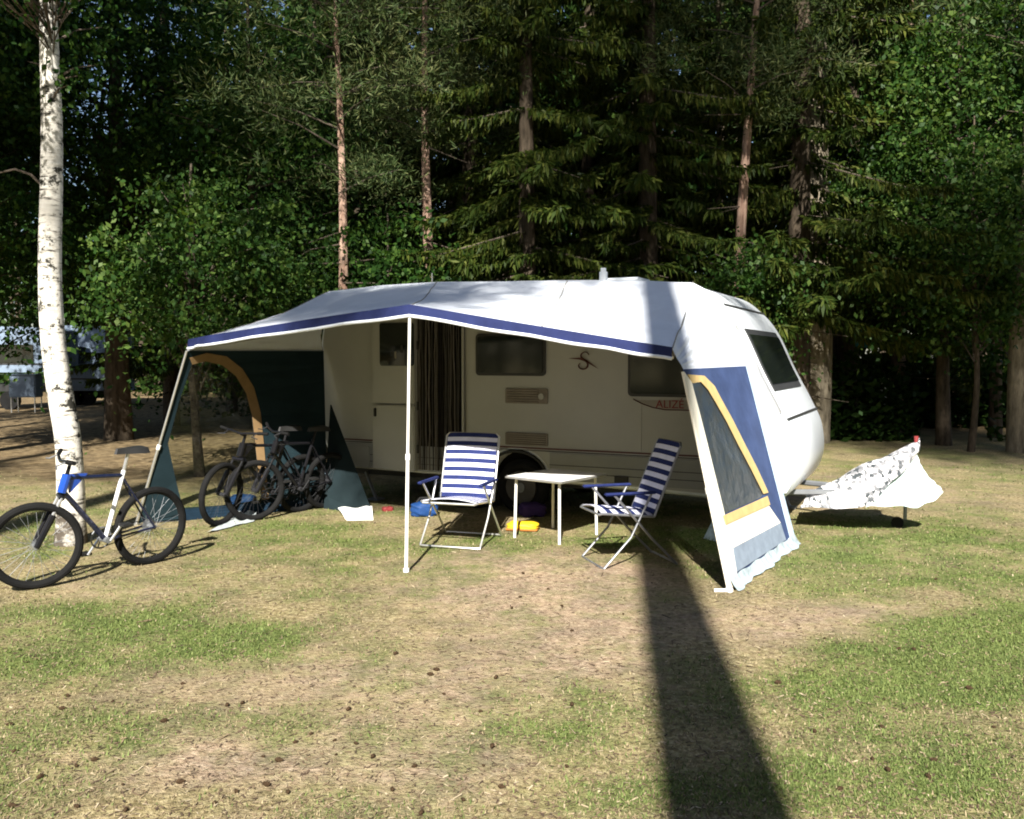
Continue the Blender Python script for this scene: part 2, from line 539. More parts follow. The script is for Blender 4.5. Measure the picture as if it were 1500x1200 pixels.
def ground_mat():
    m, nt, out = nodes('dry_turf')
    at = N(nt, 'ShaderNodeAttribute', attribute_name='mask')
    sp = N(nt, 'ShaderNodeSeparateColor')
    nt.links.new(at.outputs['Color'], sp.inputs[0])
    tc = N(nt, 'ShaderNodeTexCoord')

    def noise(scale, det=6.0, rough=0.7, st=None):
        src = tc.outputs['Object']
        if st:
            mp = N(nt, 'ShaderNodeMapping')
            mp.inputs['Scale'].default_value = st
            nt.links.new(src, mp.inputs[0])
            src = mp.outputs[0]
        n = N(nt, 'ShaderNodeTexNoise', Scale=scale, Detail=det, Roughness=rough)
        nt.links.new(src, n.inputs['Vector'])
        return n.outputs['Fac']

    def mix(f, a, b, mode='MIX'):
        x = N(nt, 'ShaderNodeMix', data_type='RGBA', blend_type=mode)
        if isinstance(f, (int, float)):
            x.inputs[0].default_value = f
        else:
            nt.links.new(f, x.inputs[0])
        nt.links.new(a, x.inputs[6])
        nt.links.new(b, x.inputs[7])
        return x.outputs[2]
    straw = ramp(nt, noise(28), [(0.32, (0.125, 0.105, 0.052)), (0.5, (0.27, 0.225, 0.12)), (0.66, (0.50, 0.43, 0.255))]).outputs[0]
    green = ramp(nt, noise(34), [(0.32, (0.06, 0.085, 0.024)), (0.52, (0.145, 0.185, 0.055)), (0.7, (0.27, 0.30, 0.11))]).outputs[0]
    soil = ramp(nt, noise(20), [(0.32, (0.21, 0.155, 0.105)), (0.5, (0.385, 0.29, 0.20)), (0.68, (0.54, 0.435, 0.31))]).outputs[0]
    floor = ramp(nt, noise(6), [(0.3, (0.07, 0.05, 0.028)), (0.5, (0.20, 0.15, 0.085)), (0.7, (0.36, 0.28, 0.16))]).outputs[0]

    def edge(ch, sc, lo, hi):
        a = N(nt, 'ShaderNodeMath', operation='MULTIPLY_ADD')
        nt.links.new(noise(sc, 5.0), a.inputs[0])
        a.inputs[1].default_value = 1.0
        nt.links.new(sp.outputs[ch], a.inputs[2])
        r = N(nt, 'ShaderNodeMapRange')
        r.inputs['From Min'].default_value = lo
        r.inputs['From Max'].default_value = hi
        nt.links.new(a.outputs[0], r.inputs['Value'])
        return r.outputs[0]
    c = mix(edge(1, 9, 0.52, 1.0), straw, soil)
    c = mix(edge(0, 7, 0.55, 1.1), c, green)
    c = mix(sp.outputs[2], c, floor)
    big = ramp(nt, noise(2.2), [(0.3, (0.68, 0.68, 0.72)), (0.5, (1, .98, .96)), (0.7, (1.22, 1.18, 1.1))]).outputs[0]
    c = mix(1.0, c, big, 'MULTIPLY')
    b = N(nt, 'ShaderNodeBsdfPrincipled', Roughness=0.95)
    b.inputs['Specular IOR Level'].default_value = 0.08
    nt.links.new(c, b.inputs['Base Color'])
    bp = N(nt, 'ShaderNodeBump', Strength=0.8, Distance=0.035)
    nt.links.new(noise(45, 4.0), bp.inputs['Height'])
    nt.links.new(bp.outputs[0], b.inputs['Normal'])
    nt.links.new(b.outputs[0], out.inputs[0])
    return m


go = fastmesh('ground', V, Fq, [ground_mat()], attr={'mask': msk}, smooth=True)
tag(go, kind='structure')


def grass():
    rng = np.random.default_rng(5)
    n = 230000
    # density per picture area: rows spread evenly over the screen rows, so near turf is denser
    py = rng.uniform(680, 1270, n)
    y = F_PX * CH / (py - HOR)
    x = (rng.uniform(-40, 1540, n) - 750) / F_PX * y
    g, b, f = ground_masks(x, y)
    keep = rng.random(n) < np.clip(0.14 + 1.0 * g - 0.75 * b, 0.02, 1) * (1 - 0.8 * f)
    x, y, g, b = x[keep], y[keep], g[keep], b[keep]
    n = len(x)
    isg = rng.random(n) < np.clip(g * 1.25 - b * 0.4 + 0.05, 0.04, 0.93)
    h = np.where(isg, rng.uniform(0.010, 0.028, n), rng.uniform(0.008, 0.022, n)) * (0.7 + y / 12)
    lean = np.where(isg, rng.uniform(0.3, 2.4, n), rng.uniform(0.8, 3.2, n))
    a = rng.uniform(0, 2 * PI, n)
    dx, dy = np.cos(a), np.sin(a)
    w = rng.uniform(0.002, 0.0042, n) * (0.8 + y / 6)
    z = gz(x, y) - 0.003
    base = np.stack([x, y, z], 1)
    side = np.stack([-dy, dx, np.zeros(n)], 1) * w[:, None]
    q = 1 / np.sqrt(1 + lean ** 2)
    tip = base + np.stack([dx * lean * q * h, dy * lean * q * h, q * h + 0.004], 1)
    Vv = np.concatenate([base - side, base + side, tip], 0)
    Ff = np.stack([np.arange(n), np.arange(n) + n, np.arange(n) + 2 * n], 1)
    k = rng.random((n, 1))
    gcol = np.array([0.07, 0.105, 0.028]) * (1 - k) + np.array([0.22, 0.27, 0.085]) * k
    scol = np.array([0.20, 0.155, 0.085]) * (1 - k) + np.array([0.44, 0.36, 0.215]) * k
    col = np.where(isg[:, None], gcol, scol)
    col = np.concatenate([col, np.ones((n, 1))], 1)
    col = np.concatenate([col, col, col], 0)
    m, nt, out = nodes('grass_blades')
    at = N(nt, 'ShaderNodeAttribute', attribute_name='tint')
    bs = N(nt, 'ShaderNodeBsdfPrincipled', Roughness=0.7)
    bs.inputs['Specular IOR Level'].default_value = 0.2
    nt.links.new(at.outputs['Color'], bs.inputs['Base Color'])
    t = N(nt, 'ShaderNodeBsdfTranslucent')
    nt.links.new(at.outputs['Color'], t.inputs['Color'])
    mx = N(nt, 'ShaderNodeMixShader')
    mx.inputs[0].default_value = 0.3
    nt.links.new(bs.outputs[0], mx.inputs[1])
    nt.links.new(t.outputs[0], mx.inputs[2])
    nt.links.new(mx.outputs[0], out.inputs[0])
    o = fastmesh('grass', Vv, Ff, [m], attr={'tint': col})
    tag(o, 'thin short grass, part green and part dried to straw', 'grass', kind='stuff')


grass()


def litter():
    rng = np.random.default_rng(8)
    n = 15000
    py = rng.uniform(690, 1260, n)
    y = F_PX * CH / (py - HOR)
    x = (rng.uniform(-40, 1540, n) - 750) / F_PX * y
    a = rng.uniform(0, 2 * PI, n)
    L = rng.uniform(.008, .032, n) * (0.8 + y / 14)
    L[:160] *= 3.0
    W = rng.uniform(.0012, .004, n) * (.8 + y / 8)
    d = np.stack([np.cos(a), np.sin(a), rng.uniform(-.05, .25, n)], 1) * L[:, None]
    sd_ = np.stack([-np.sin(a), np.cos(a), rng.uniform(-.3, .3, n)], 1) * W[:, None]
    p = np.stack([x, y, gz(x, y) + .004], 1)
    V_ = np.stack([p - d / 2 - sd_ * .6, p - d / 2 + sd_ * .6, p + d / 2 + sd_, p + d / 2 - sd_], 1).reshape(-1, 3)
    F_ = np.arange(4 * n).reshape(n, 4)
    m, nt, out = nodes('litter')
    geo = N(nt, 'ShaderNodeNewGeometry')
    r = ramp(nt, geo.outputs['Random Per Island'], [(0, (.05, .03, .018)), (.45, (.13, .085, .05)), (.8, (.26, .19, .11)), (1, (.46, .38, .25))])
    b = N(nt, 'ShaderNodeBsdfPrincipled', Roughness=.9)
    nt.links.new(r.outputs[0], b.inputs['Base Color'])
    nt.links.new(b.outputs[0], out.inputs[0])
    tag(fastmesh('needle_litter', V_, F_, [m]), 'dry needles, twigs and straw strewn over the turf', 'litter', kind='stuff')


litter()

# pine cones lying about: the dark dots on the turf
def pine_cones():
    rng = random.Random(12)
    mb = MB()
    prof = [(0, .002), (.1, .011), (.3, .017), (.55, .016), (.8, .010), (1, .002)]
    L = .055
    n = 9
    vs, fs = [], []
    for i, (u, r) in enumerate(prof):
        for j in range(n):
            a = 2 * PI * j / n + i * .35
            rr = r * (1.0 if (i + j) % 2 else .72)
            vs.append((u * L - L / 2, rr * math.cos(a), .014 + rr * math.sin(a)))
    for i in range(len(prof) - 1):
        for j in range(n):
            fs.append((i * n + j, i * n + (j + 1) % n, (i + 1) * n + (j + 1) % n, (i + 1) * n + j))
    mb.add(vs, fs, M['cone'])
    spots = [(98, 1021), (165, 1030), (268, 1003), (333, 1037), (355, 1034), (14, 1063), (22, 1104), (60, 1143), (92, 1040), (139, 1117),
             (112, 1126), (180, 1154), (265, 1150), (385, 1111), (409, 1118), (433, 1090), (456, 1078), (490, 1087), (492, 1108),
             (511, 1043), (521, 1091), (607, 1124), (708, 1121), (721, 1095), (735, 1152), (678, 1171), (617, 1192), (315, 1182),
             (346, 1165), (422, 1166), (18, 1184), (112, 1186), (185, 1193), (766, 842), (762, 877), (750, 892), (803, 865), (823, 889),
             (838, 926), (913, 901), (630, 992), (639, 985), (727, 998), (863, 1065), (838, 1037), (704, 1045), (964, 1100), (1190, 867),
             (1371, 850), (1140, 1004), (1217, 1041), (1192, 1075), (1292, 1068), (1278, 1116), (1368, 1118), (1300, 1132), (1456, 1067),
             (1359, 1142), (1338, 953), (1317, 952), (1295, 1025), (1208, 938), (546, 1111), (580, 958), (650, 1020), (390, 1155),
             (1230, 1160), (1420, 1010), (690, 940), (240, 1060), (575, 1160), (830, 1120)]
    first = None
    for i, (px, py) in enumerate(spots):
        p = G(px, py)
        o = mb.build('pine_cone', smooth=True) if first is None else first.copy()
        if first is None:
            first = o
        else:
            COL.objects.link(o)
        o.location = (p.x, p.y, float(gz(p.x, p.y)))
        o.rotation_euler = (0, 0, rng.uniform(0, 6.28))
        s = rng.uniform(.35, .75)
        o.scale = (s, s, s)
        tag(o, 'small dark brown pine cone lying on the dry grass', 'pine cone', 'pine cones scattered over the dry grass')


pine_cones()

# ------------------------------------------------------------------ the caravan: local x to its nose, local y away from the camera
TH = R(26)
W0 = Vector((-2.4, 10.94, 0))
DX = Vector((math.cos(TH), -math.sin(TH), 0))
DY = Vector((math.sin(TH), math.cos(TH), 0))
CW = 2.2


def WALL(px, py, off=0.0):
    """point on the caravan's near wall (off = metres in front of it), world space"""
    return PLN(px, py, W0 - DY * off, DY)


def loc(p):
    v = p - W0
    return Vector((v.dot(DX), v.dot(DY), p.z))


def wl(px, py, off=0.0):
    v = loc(WALL(px, py, off))
    return v.x, v.z


def rrect(x0, x1, z0, z1, r, n=5):
    pts = []
    for cx, cz, a0 in ((x1 - r, z1 - r, 0), (x0 + r, z1 - r, 90), (x0 + r, z0 + r, 180), (x1 - r, z0 + r, 270)):
        for i in range(n + 1):
            a = R(a0 + 90 * i / n)
            pts.append((cx + r * math.cos(a), cz + r * math.sin(a)))
    return pts


def smooth_curve(P, n=6):
    """Catmull-Rom through the points"""
    P = [Vector(p) for p in P]
    out = []
    for i in range(len(P) - 1):
        a, b, c, d = P[max(i - 1, 0)], P[i], P[i + 1], P[min(i + 2, len(P) - 1)]
        for k in range(n):
            t = k / n
            out.append(0.5 * ((2 * b) + (c - a) * t + (2 * a - 5 * b + 4 * c - d) * t * t + (3 * b - a - 3 * c + d) * t ** 3))
    out.append(P[-1])
    return out


def caravan():
    cv = empty('caravan', W0, -TH, 'cream white touring caravan with a rounded nose, parked under the trees behind the awning', 'caravan')
    wx = wl(757, 720)[0]
    top = smooth_curve([(5.38, .33), (5.57, .39), (5.69, .64), (5.67, .98), (5.55, 1.26), (5.36, 1.62), (5.16, 2.04), (4.97, 2.28),
                        (4.72, 2.46), (4.3, 2.535), (3.4, 2.58), (2.4, 2.6), (1.4, 2.61), (.7, 2.60), (.35, 2.52), (.14, 2.32), (.04, 1.9), (0, 1.3), (.06, .8),
                        (.22, .42)], 6)
    prof = [(p.x, p.y) for p in top]
    ra = .37
    for i in range(15):
        a = PI - PI * i / 14
        prof.append((wx + ra * math.cos(a), .40 + ra * .86 * math.sin(a)))
    n = len(prof)

    def shrink(d):
        out = []
        for i in range(n):
            (x0, z0), (x1, z1) = prof[i - 1], prof[(i + 1) % n]
            t = Vector((x1 - x0, z1 - z0)).normalized()
            out.append((prof[i][0] - t.y * d, prof[i][1] + t.x * d))
        return out
    # shell: near cap, bevel, belly, bevel, far cap; the profile runs anticlockwise so the inside is to its left
    rings = [(0.0, shrink(.05)), (.012, shrink(.02)), (.05, prof), (CW - .05, prof), (CW - .012, shrink(.02)), (CW, shrink(.05))]
    vs, fs = [], []
    for y, pr in rings:
        vs += [(x, y, z) for x, z in pr]
    for k in range(len(rings) - 1):
        for i in range(n):
            fs.append((k * n + i, k * n + (i + 1) % n, (k + 1) * n + (i + 1) % n, (k + 1) * n + i))
    mb = MB()
    mb.add(vs, fs, M['white_shell'])
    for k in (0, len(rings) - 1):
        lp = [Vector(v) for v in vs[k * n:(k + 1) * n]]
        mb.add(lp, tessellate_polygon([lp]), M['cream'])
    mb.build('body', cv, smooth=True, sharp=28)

    # white overlay giving the front strip of the near wall its sunlit tone
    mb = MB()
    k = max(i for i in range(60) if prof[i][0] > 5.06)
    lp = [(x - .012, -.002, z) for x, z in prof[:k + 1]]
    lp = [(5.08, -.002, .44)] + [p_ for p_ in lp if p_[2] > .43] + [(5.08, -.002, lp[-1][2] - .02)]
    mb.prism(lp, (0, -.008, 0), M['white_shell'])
    mb.build('sunlit_corner', cv)
    # joint strips across the nose and roof edge
    for x, z in ((5.59, 1.18), (4.99, 2.27)):
        mb = MB()
        k = min(range(len(prof)), key=lambda i: (prof[i][0] - x) ** 2 + (prof[i][1] - z) ** 2)
        px_, pz_ = prof[k]
        mb.tube([(px_ + .004, .04, pz_), (px_ + .004, CW - .04, pz_)], .014, M['frame_grey'], 6)
        mb.build('seam_strip', cv)

    def window(x0, x1, z0, z1, name='window', y=-.004):
        o = rrect(x0, x1, z0, z1, .045)
        i_ = rrect(x0 + .03, x1 - .03, z0 + .03, z1 - .03, .03)
        m1 = MB()
        m1.prism([(x, y, z) for x, z in o], (0, -.018, 0), M['frame_grey'])
        w = m1.build(name, cv)
        m2 = MB()
        m2.prism([(x, y - .018, z) for x, z in i_], (0, -.012, 0), M['glass'])
        m2.build('pane', w, smooth=True)
        return w
    x0, z1 = wl(698, 489)
    x1, z0 = wl(800, 551)
    w1 = window(x0, x1, z0, z1)
    x0, z1 = wl(921, 515)
    x1, z0 = wl(1046, 583)
    window(x0, x1, z0, z1)
    # nose window follows the slope between waist and roof
    a = min(range(80), key=lambda i: (prof[i][0] - 5.17) ** 2 + (prof[i][1] - 2.02) ** 2)
    b = min(range(80), key=lambda i: (prof[i][0] - 5.47) ** 2 + (prof[i][1] - 1.40) ** 2)
    seg = prof[b:a + 1]
    for nm, y0, y1, d, mt in (('front_window', .10, 1.86, .012, M['frame_grey']), ('pane', .13, 1.83, .022, M['glass'])):
        vs, fs = [], []
        sg = seg if nm == 'front_window' else seg[1:-1]
        for (x, z) in sg:
            vs += [(x + d * .9, y0, z + d * .4), (x + d * .9, y1, z + d * .4)]
        base = len(vs)
        for (x, z) in sg:
            vs += [(x - .01, y0, z), (x - .01, y1, z)]
        for i in range(len(sg) - 1):
            fs += [(2 * i, 2 * i + 2, 2 * i + 3, 2 * i + 1), (2 * i, base + 2 * i, base + 2 * i + 2, 2 * i + 2),
                   (2 * i + 1, 2 * i + 3, base + 2 * i + 3, base + 2 * i + 1)]
        e = len(sg) - 1
        fs += [(0, 1, base + 1, base), (2 * e, base + 2 * e, base + 2 * e + 1, 2 * e + 1)]
        mw = MB()
        mw.add(vs, fs, mt)
        if nm == 'front_window':
            fw = mw.build(nm, cv, smooth=True)
        else:
            mw.build('pane', fw, smooth=True)
    # wall trim: skirt, stripes
    zs = wl(750, 655)[1]
    mb = MB()
    xa, xb = .18, 5.07
    mb.box(((xa + wx - ra - .03) / 2, -.006, (.435 + zs - .04) / 2), (wx - ra - .03 - xa, .012, zs - .04 - .435), M['skirt'])
    mb.box(((xb + wx + ra + .03) / 2, -.006, (.435 + zs - .04) / 2), (xb - wx - ra - .03, .012, zs - .04 - .435), M['skirt'])
    ht = zs - .04 - .74
    if ht > .01:
        mb.box((wx, -.006, zs - .04 - ht / 2), (2 * ra + .06, .012, ht), M['skirt'])
    for zz in (.52, .60):
        for (p, q) in ((xa, wx - ra - .03), (wx + ra + .03, xb)):
            mb.box(((p + q) / 2, -.013, zz), (q - p, .004, .007), M['frame_grey'])
    mb.build('skirt', cv)
    mb = MB()
    mb.box((2.62, -.004, zs), (4.88, .006, .016), M['maroon'])
    mb.box((2.62, -.004, zs - .026), (4.88, .006, .008), M['frame_grey'])
    mb.build('stripe', cv)
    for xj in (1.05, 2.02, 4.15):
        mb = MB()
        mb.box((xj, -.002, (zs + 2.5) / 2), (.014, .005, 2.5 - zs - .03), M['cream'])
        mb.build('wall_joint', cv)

    mb = MB()
    lip = []
    for i in range(17):
        t = PI - PI * i / 16
        lip.append((wx + (ra + .012) * math.cos(t), -.012, .40 + (ra * .86 + .012) * math.sin(t)))
    mb.tube(lip, .018, M['black'], 6)
    mb.build('wheel_arch', cv)
    # doorway with hanging strip curtain
    dx0, dz0 = wl(611, 686)
    dx1, dz1 = wl(681, 466)
    dz0, dz1 = .44, 2.25
    mb = MB()
    mb.box(((dx0 + dx1) / 2, -.006, (dz0 + dz1) / 2), (dx1 - dx0, .008, dz1 - dz0), M['dark'])  # flat dark panel standing for the unlit interior
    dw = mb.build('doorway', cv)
    mb = MB()
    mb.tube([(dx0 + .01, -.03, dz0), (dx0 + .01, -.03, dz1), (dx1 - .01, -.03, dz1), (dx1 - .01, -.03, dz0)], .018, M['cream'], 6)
    mb.build('door_frame', dw)
    rng = random.Random(4)
    mb = MB()
    cs = [surf('curtain_strip', c, .8, .1, var=.15, scale=12) for c in ((.09, .085, .08), (.21, .19, .17), (.04, .036, .033), (.12, .11, .10))]
    x = dx0 + .045
    while x < dx1 - .05:
        wd = rng.uniform(.018, .03)
        pts = [(x + rng.uniform(-.006, .006), -.032 + rng.uniform(-.008, .008), dz1 - .03 - (dz1 - dz0 - .05) * k / 8) for k in range(9)]
        mb.tube(pts, wd / 2, rng.choice(cs), 6, flat=.35)
        x += wd * rng.choice((1.0, 1.0, 1.15, 1.5))
    mb.build('door_curtain', dw, smooth=True)
    # door leaf folded back flat against the wall
    lx0 = wl(546, 600, .08)[0]
    lx1 = wl(608, 600, .08)[0]
    mb = MB()
    zsplit = wl(575, 592, .08)[1]
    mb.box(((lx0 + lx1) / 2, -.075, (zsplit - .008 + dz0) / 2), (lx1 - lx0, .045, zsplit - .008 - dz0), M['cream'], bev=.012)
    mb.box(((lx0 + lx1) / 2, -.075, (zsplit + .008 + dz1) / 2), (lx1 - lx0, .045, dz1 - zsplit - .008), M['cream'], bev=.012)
    for zz in (.7, 1.2, 1.9):
        mb.tube([(lx1 + .012, -.04, zz - .05), (lx1 + .012, -.04, zz + .05)], .014, M['frame_grey'], 6)
    dl = mb.build('door', cv, smooth=True)
    wx0, wz0 = wl(557, 536, .1)
    wx1, wz1 = wl(606, 468, .1)
    mb = MB()
    mb.prism([(x, -.098, z) for x, z in rrect(wx0, wx1, wz0, 2.16, .03)], (0, -.012, 0), M['glass'])
    dwn = mb.build('door_window', dl, smooth=True)
    rng = random.Random(9)
    for i in range(4):
        mb = MB()
        mb.box((rng.uniform(wx0 + .05, wx1 - .05), -.112, rng.uniform(wz0 + .05, wz0 + .25)), (rng.uniform(.02, .05), .004, rng.uniform(.03, .09)),
               rng.choice([M['pale'], M['maroon'], M['frame_grey']]))
        mb.build('window_sticker', dwn)
    mb = MB()
    mb.box((lx0 + .05, -.105, zsplit - .1), (.03, .03, .10), M['black'], bev=.006)
    mb.build('handle', dl)
    # vents
    for (pa, pb, lamp) in (((741, 569), (803, 592), True), ((741, 633), (803, 654), False)):
        x0, z1 = wl(*pa)
        x1, z0 = wl(*pb)
        mb = MB()
        mb.prism([(x, -.004, z) for x, z in rrect(x0, x1, z0, z1, .012, 2)], (0, -.012, 0), M['vent'])
        k = 6
        for i in range(k):
            zz = z0 + (z1 - z0) * (i + .5) / k
            mb.box(((x0 + x1) / 2 - (.04 if lamp else 0), -.019, zz), ((x1 - x0) * (.74 if lamp else .9), .008, (z1 - z0) / k * .55), M['vent'],
                   rot=Matrix.Rotation(R(30), 3, 'X'))
        v = mb.build('vent', cv)
        if lamp:
            mb = MB()
            c = Vector((x1 - .07, -.017, (z0 + z1) / 2))
            mb.tube([c, c + Vector((0, -.02, 0))], .033, M['cream'], 14)
            mb.build('vent_cap', v)
    # lower hatch at the tail and small fittings
    x0, z1 = wl(498, 648)
    x1, z0 = wl(543, 684)
    mb = MB()
    mb.prism([(x, -.014, z) for x, z in rrect(x0, x1, max(z0, .45), z1 - .03, .02, 2)], (0, -.008, 0), M['skirt'])
    mb.build('hatch', cv)
    x0, z0 = wl(901, 707)
    x1, z1 = wl(921, 698)
    mb = MB()
    mb.box(((x0 + x1) / 2, -.02, (z0 + z1) / 2), (x1 - x0, .02, z1 - z0), M['black'], bev=.004)
    mb.build('side_marker', cv)
    # roof fittings and rail the canopy slides into
    mb = MB()
    rail = [(p[0] - (.0), -.018, p[1] - .035) for p in prof[10:100:2] if p[1] > 1.2]
    mb.tube(rail, .012, M['alu'], 6)
    mb.build('awning_rail', cv)
    fx = wl(878, 411)[0]
    mb = MB()
    mb.tube([(fx, .12, 2.56), (fx, .12, 2.66)], .045, M['white_shell'], 12)
    mb.tube([(fx, .12, 2.655), (fx, .12, 2.70)], .03, M['white_shell'], 12)
    mb.build('roof_flue', cv, smooth=True)
    fx = wl(623, 411)[0]
    mb = MB()
    mb.tube([(fx, .15, 2.58), (fx, .15, 2.74)], .006, M['alu'], 6)
    mb.build('aerial', cv)
    mb = MB()
    mb.box((3.6, 1.1, 2.62), (.5, .5, .09), M['white_shell'], bev=.03)
    mb.build('roof_hatch', cv, smooth=True)
    # chassis, axle, wheels
    mb = MB()
    for y in (.35, CW - .35):
        mb.box((2.75, y, .36), (4.9, .06, .10), M['black'])
    mb.box((2.8, CW / 2, .40), (5.0, 2.0, .02), M['black'])
    mb.tube([(wx, .12, .31), (wx, CW - .12, .31)], .04, M['black'], 8)
    for sx in (.5, 5.2):
        for y in (.3, CW - .3):
            mb.tube([(sx, y, .34), (sx + .15, y, .02)], .025, M['steel'], 6)
            mb.box((sx + .15, y, .012), (.16, .16, .02), M['steel'])
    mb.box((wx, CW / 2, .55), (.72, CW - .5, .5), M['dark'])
    # drawbar to the coupling
    for y in (.55, CW - .55):
        mb.tube([(5.2, y, .36), (6.55, CW / 2, .38)], .03, M['steel'], 6)
    mb.build('chassis', cv)
    for y0 in (.07, CW - .26):
        mb = MB()
        mb.tube([(wx, y0 + .03, .31), (wx, y0 + .16, .31)], .185, M['rim'], 20)
        mb.tube([(wx, y0 + .015, .31), (wx, y0 + .035, .31)], .055, M['steel'], 12)
        wh = mb.build('wheel', cv, smooth=True)
        mb = MB()
        mb.tube([(wx + .245 * math.cos(t), y0 + .095, .31 + .245 * math.sin(t)) for t in [2 * PI * i / 28 for i in range(28)]], .072, M['rubber'], 10,
                closed=True, flat=1.0)
        mb.build('tyre', wh, smooth=True)
    # jockey wheel with a red handle at the very front
    mb = MB()
    mb.tube([(6.62, CW / 2, .10), (6.62, CW / 2, .74)], .018, M['steel'], 8)
    mb.tube([(6.55, CW / 2 - .025, .06), (6.55, CW / 2 + .025, .06)], .06, M['rubber'], 16)
    jk = mb.build('jockey_wheel', cv, smooth=True)
    mb = MB()
    mb.tube([(6.62, CW / 2, .74), (6.62, CW / 2, .80), (6.62, CW / 2 - .08, .81)], .02, M['red'], 8)
    mb.build('handle', jk)

    # S-shaped emblem with a swoosh, maroon
    ex, ez = wl(857, 530)
    sh = [(.035, .055), (.02, .075), (-.005, .078), (-.028, .062), (-.03, .038), (-.008, .018), (.014, 0), (.026, -.024), (.016, -.05), (-.012, -.062),
          (-.042, -.052), (-.052, -.03), (-.038, -.012)]
    mb = MB()
    crv = smooth_curve([(a * 1.35, b * 1.3, 0) for a, b in sh], 4)
    mb.tube([(ex + p.x, -.012, ez + p.y) for p in crv], [.006 + .010 * math.sin(PI * i / (len(crv) - 1)) for i in range(len(crv))], M['maroon'], 8, flat=.5)
    mb.prism([(ex - .19, -.005, ez + .035), (ex - .06, -.005, ez + .022), (ex + .02, -.005, ez - .005), (ex + .15, -.005, ez - .075), (ex + .03, -.005, ez + .015),
              (ex - .05, -.005, ez + .042)], (0, -.004, 0), M['maroon'])
    mb.build('emblem', cv)
    # swoosh and lettering below the forward window
    P = lambda px, py, o=.004: (wl(px, py)[0], -o, wl(px, py)[1])
    mb = MB()
    mb.prism([P(930, 586), P(946, 586.5), P(1050, 586.5), P(1050, 602), P(975, 600), P(955, 596), P(940, 591)], (0, -.003, 0), M['pale'])
    mb.tube([P(928, 585, .010), P(942, 592, .010), P(956, 597, .010), P(975, 600.5, .010), P(1050, 602.5, .010)], .008, M['maroon'], 6, flat=.6)
    sw = mb.build('swoosh', cv)
    cu = bpy.data.curves.new('lettering', 'FONT')
    cu.body = 'ALIZÉ'
    cu.size = .115
    cu.extrude = .002
    tmp = bpy.data.objects.new('tmp', cu)
    COL.objects.link(tmp)
    me = bpy.data.meshes.new_from_object(tmp.evaluated_get(bpy.context.evaluated_depsgraph_get()))
    bpy.data.objects.remove(tmp)
    me.materials.clear()
    me.materials.append(surf('red_vinyl', (.22, .03, .03), .5, .3, var=.05))
    t = bpy.data.objects.new('lettering', me)
    COL.objects.link(t)
    t.parent = sw
    p = P(961, 599)
    t.location = (p[0], -.012, p[2] + .012)
    t.rotation_euler = (PI / 2, 0, 0)
    return cv


CV = caravan()


# ------------------------------------------------------------------ awning
def newton_st(S, px, py):
    s, t = .5, .5
    for _ in range(30):
        a, b = project(S(s, t))
        e = 1e-4
        a1, b1 = project(S(s + e, t))
        a2, b2 = project(S(s, t + e))
        j = [[(a1 - a) / e, (a2 - a) / e], [(b1 - b) / e, (b2 - b) / e]]
        d = j[0][0] * j[1][1] - j[0][1] * j[1][0]
        rx, ry = px - a, py - b
        s += (rx * j[1][1] - ry * j[0][1]) / d
        t += (j[0][0] * ry - j[1][0] * rx) / d
    return s, t


def sheet(mb, S, loops, off, mat, thick=.004):
    """a flat piece of cloth cut to shape on the surface S(s,t); loops in photo pixels or (s,t)"""
    st = [[p for p in lp] for lp in loops]
    flat = [Vector((p[0], p[1], 0)) for lp in st for p in lp]
    tri = tessellate_polygon([[Vector((p[0], p[1], 0)) for p in lp] for lp in st])
    e = 1e-3

    def P(p, o):
        a = S(p[0], p[1])
        nrm = (S(p[0] + e, p[1]) - a).cross(S(p[0], p[1] + e) - a).normalized()
        return a + nrm * o
    top = [P(p, off + thick) for p in flat]
    bot = [P(p, off) for p in flat]
    n = len(flat)
    fs = [tuple(t) for t in tri] + [tuple(i + n for i in t[::-1]) for t in tri]
    k = 0
    for lp in st:
        L = len(lp)
        for i in range(L):
            a, b = k + i, k + (i + 1) % L
            fs.append((a, b, b + n, a + n))
        k += L
    mb.add(top + bot, fs, mat)


def densify(lp, n=6):
    out = []
    for i in range(len(lp)):
        a, b = lp[i], lp[(i + 1) % len(lp)]
        for k in range(n):
            t = k / n
            out.append((a[0] + (b[0] - a[0]) * t, a[1] + (b[1] - a[1]) * t))
    return out


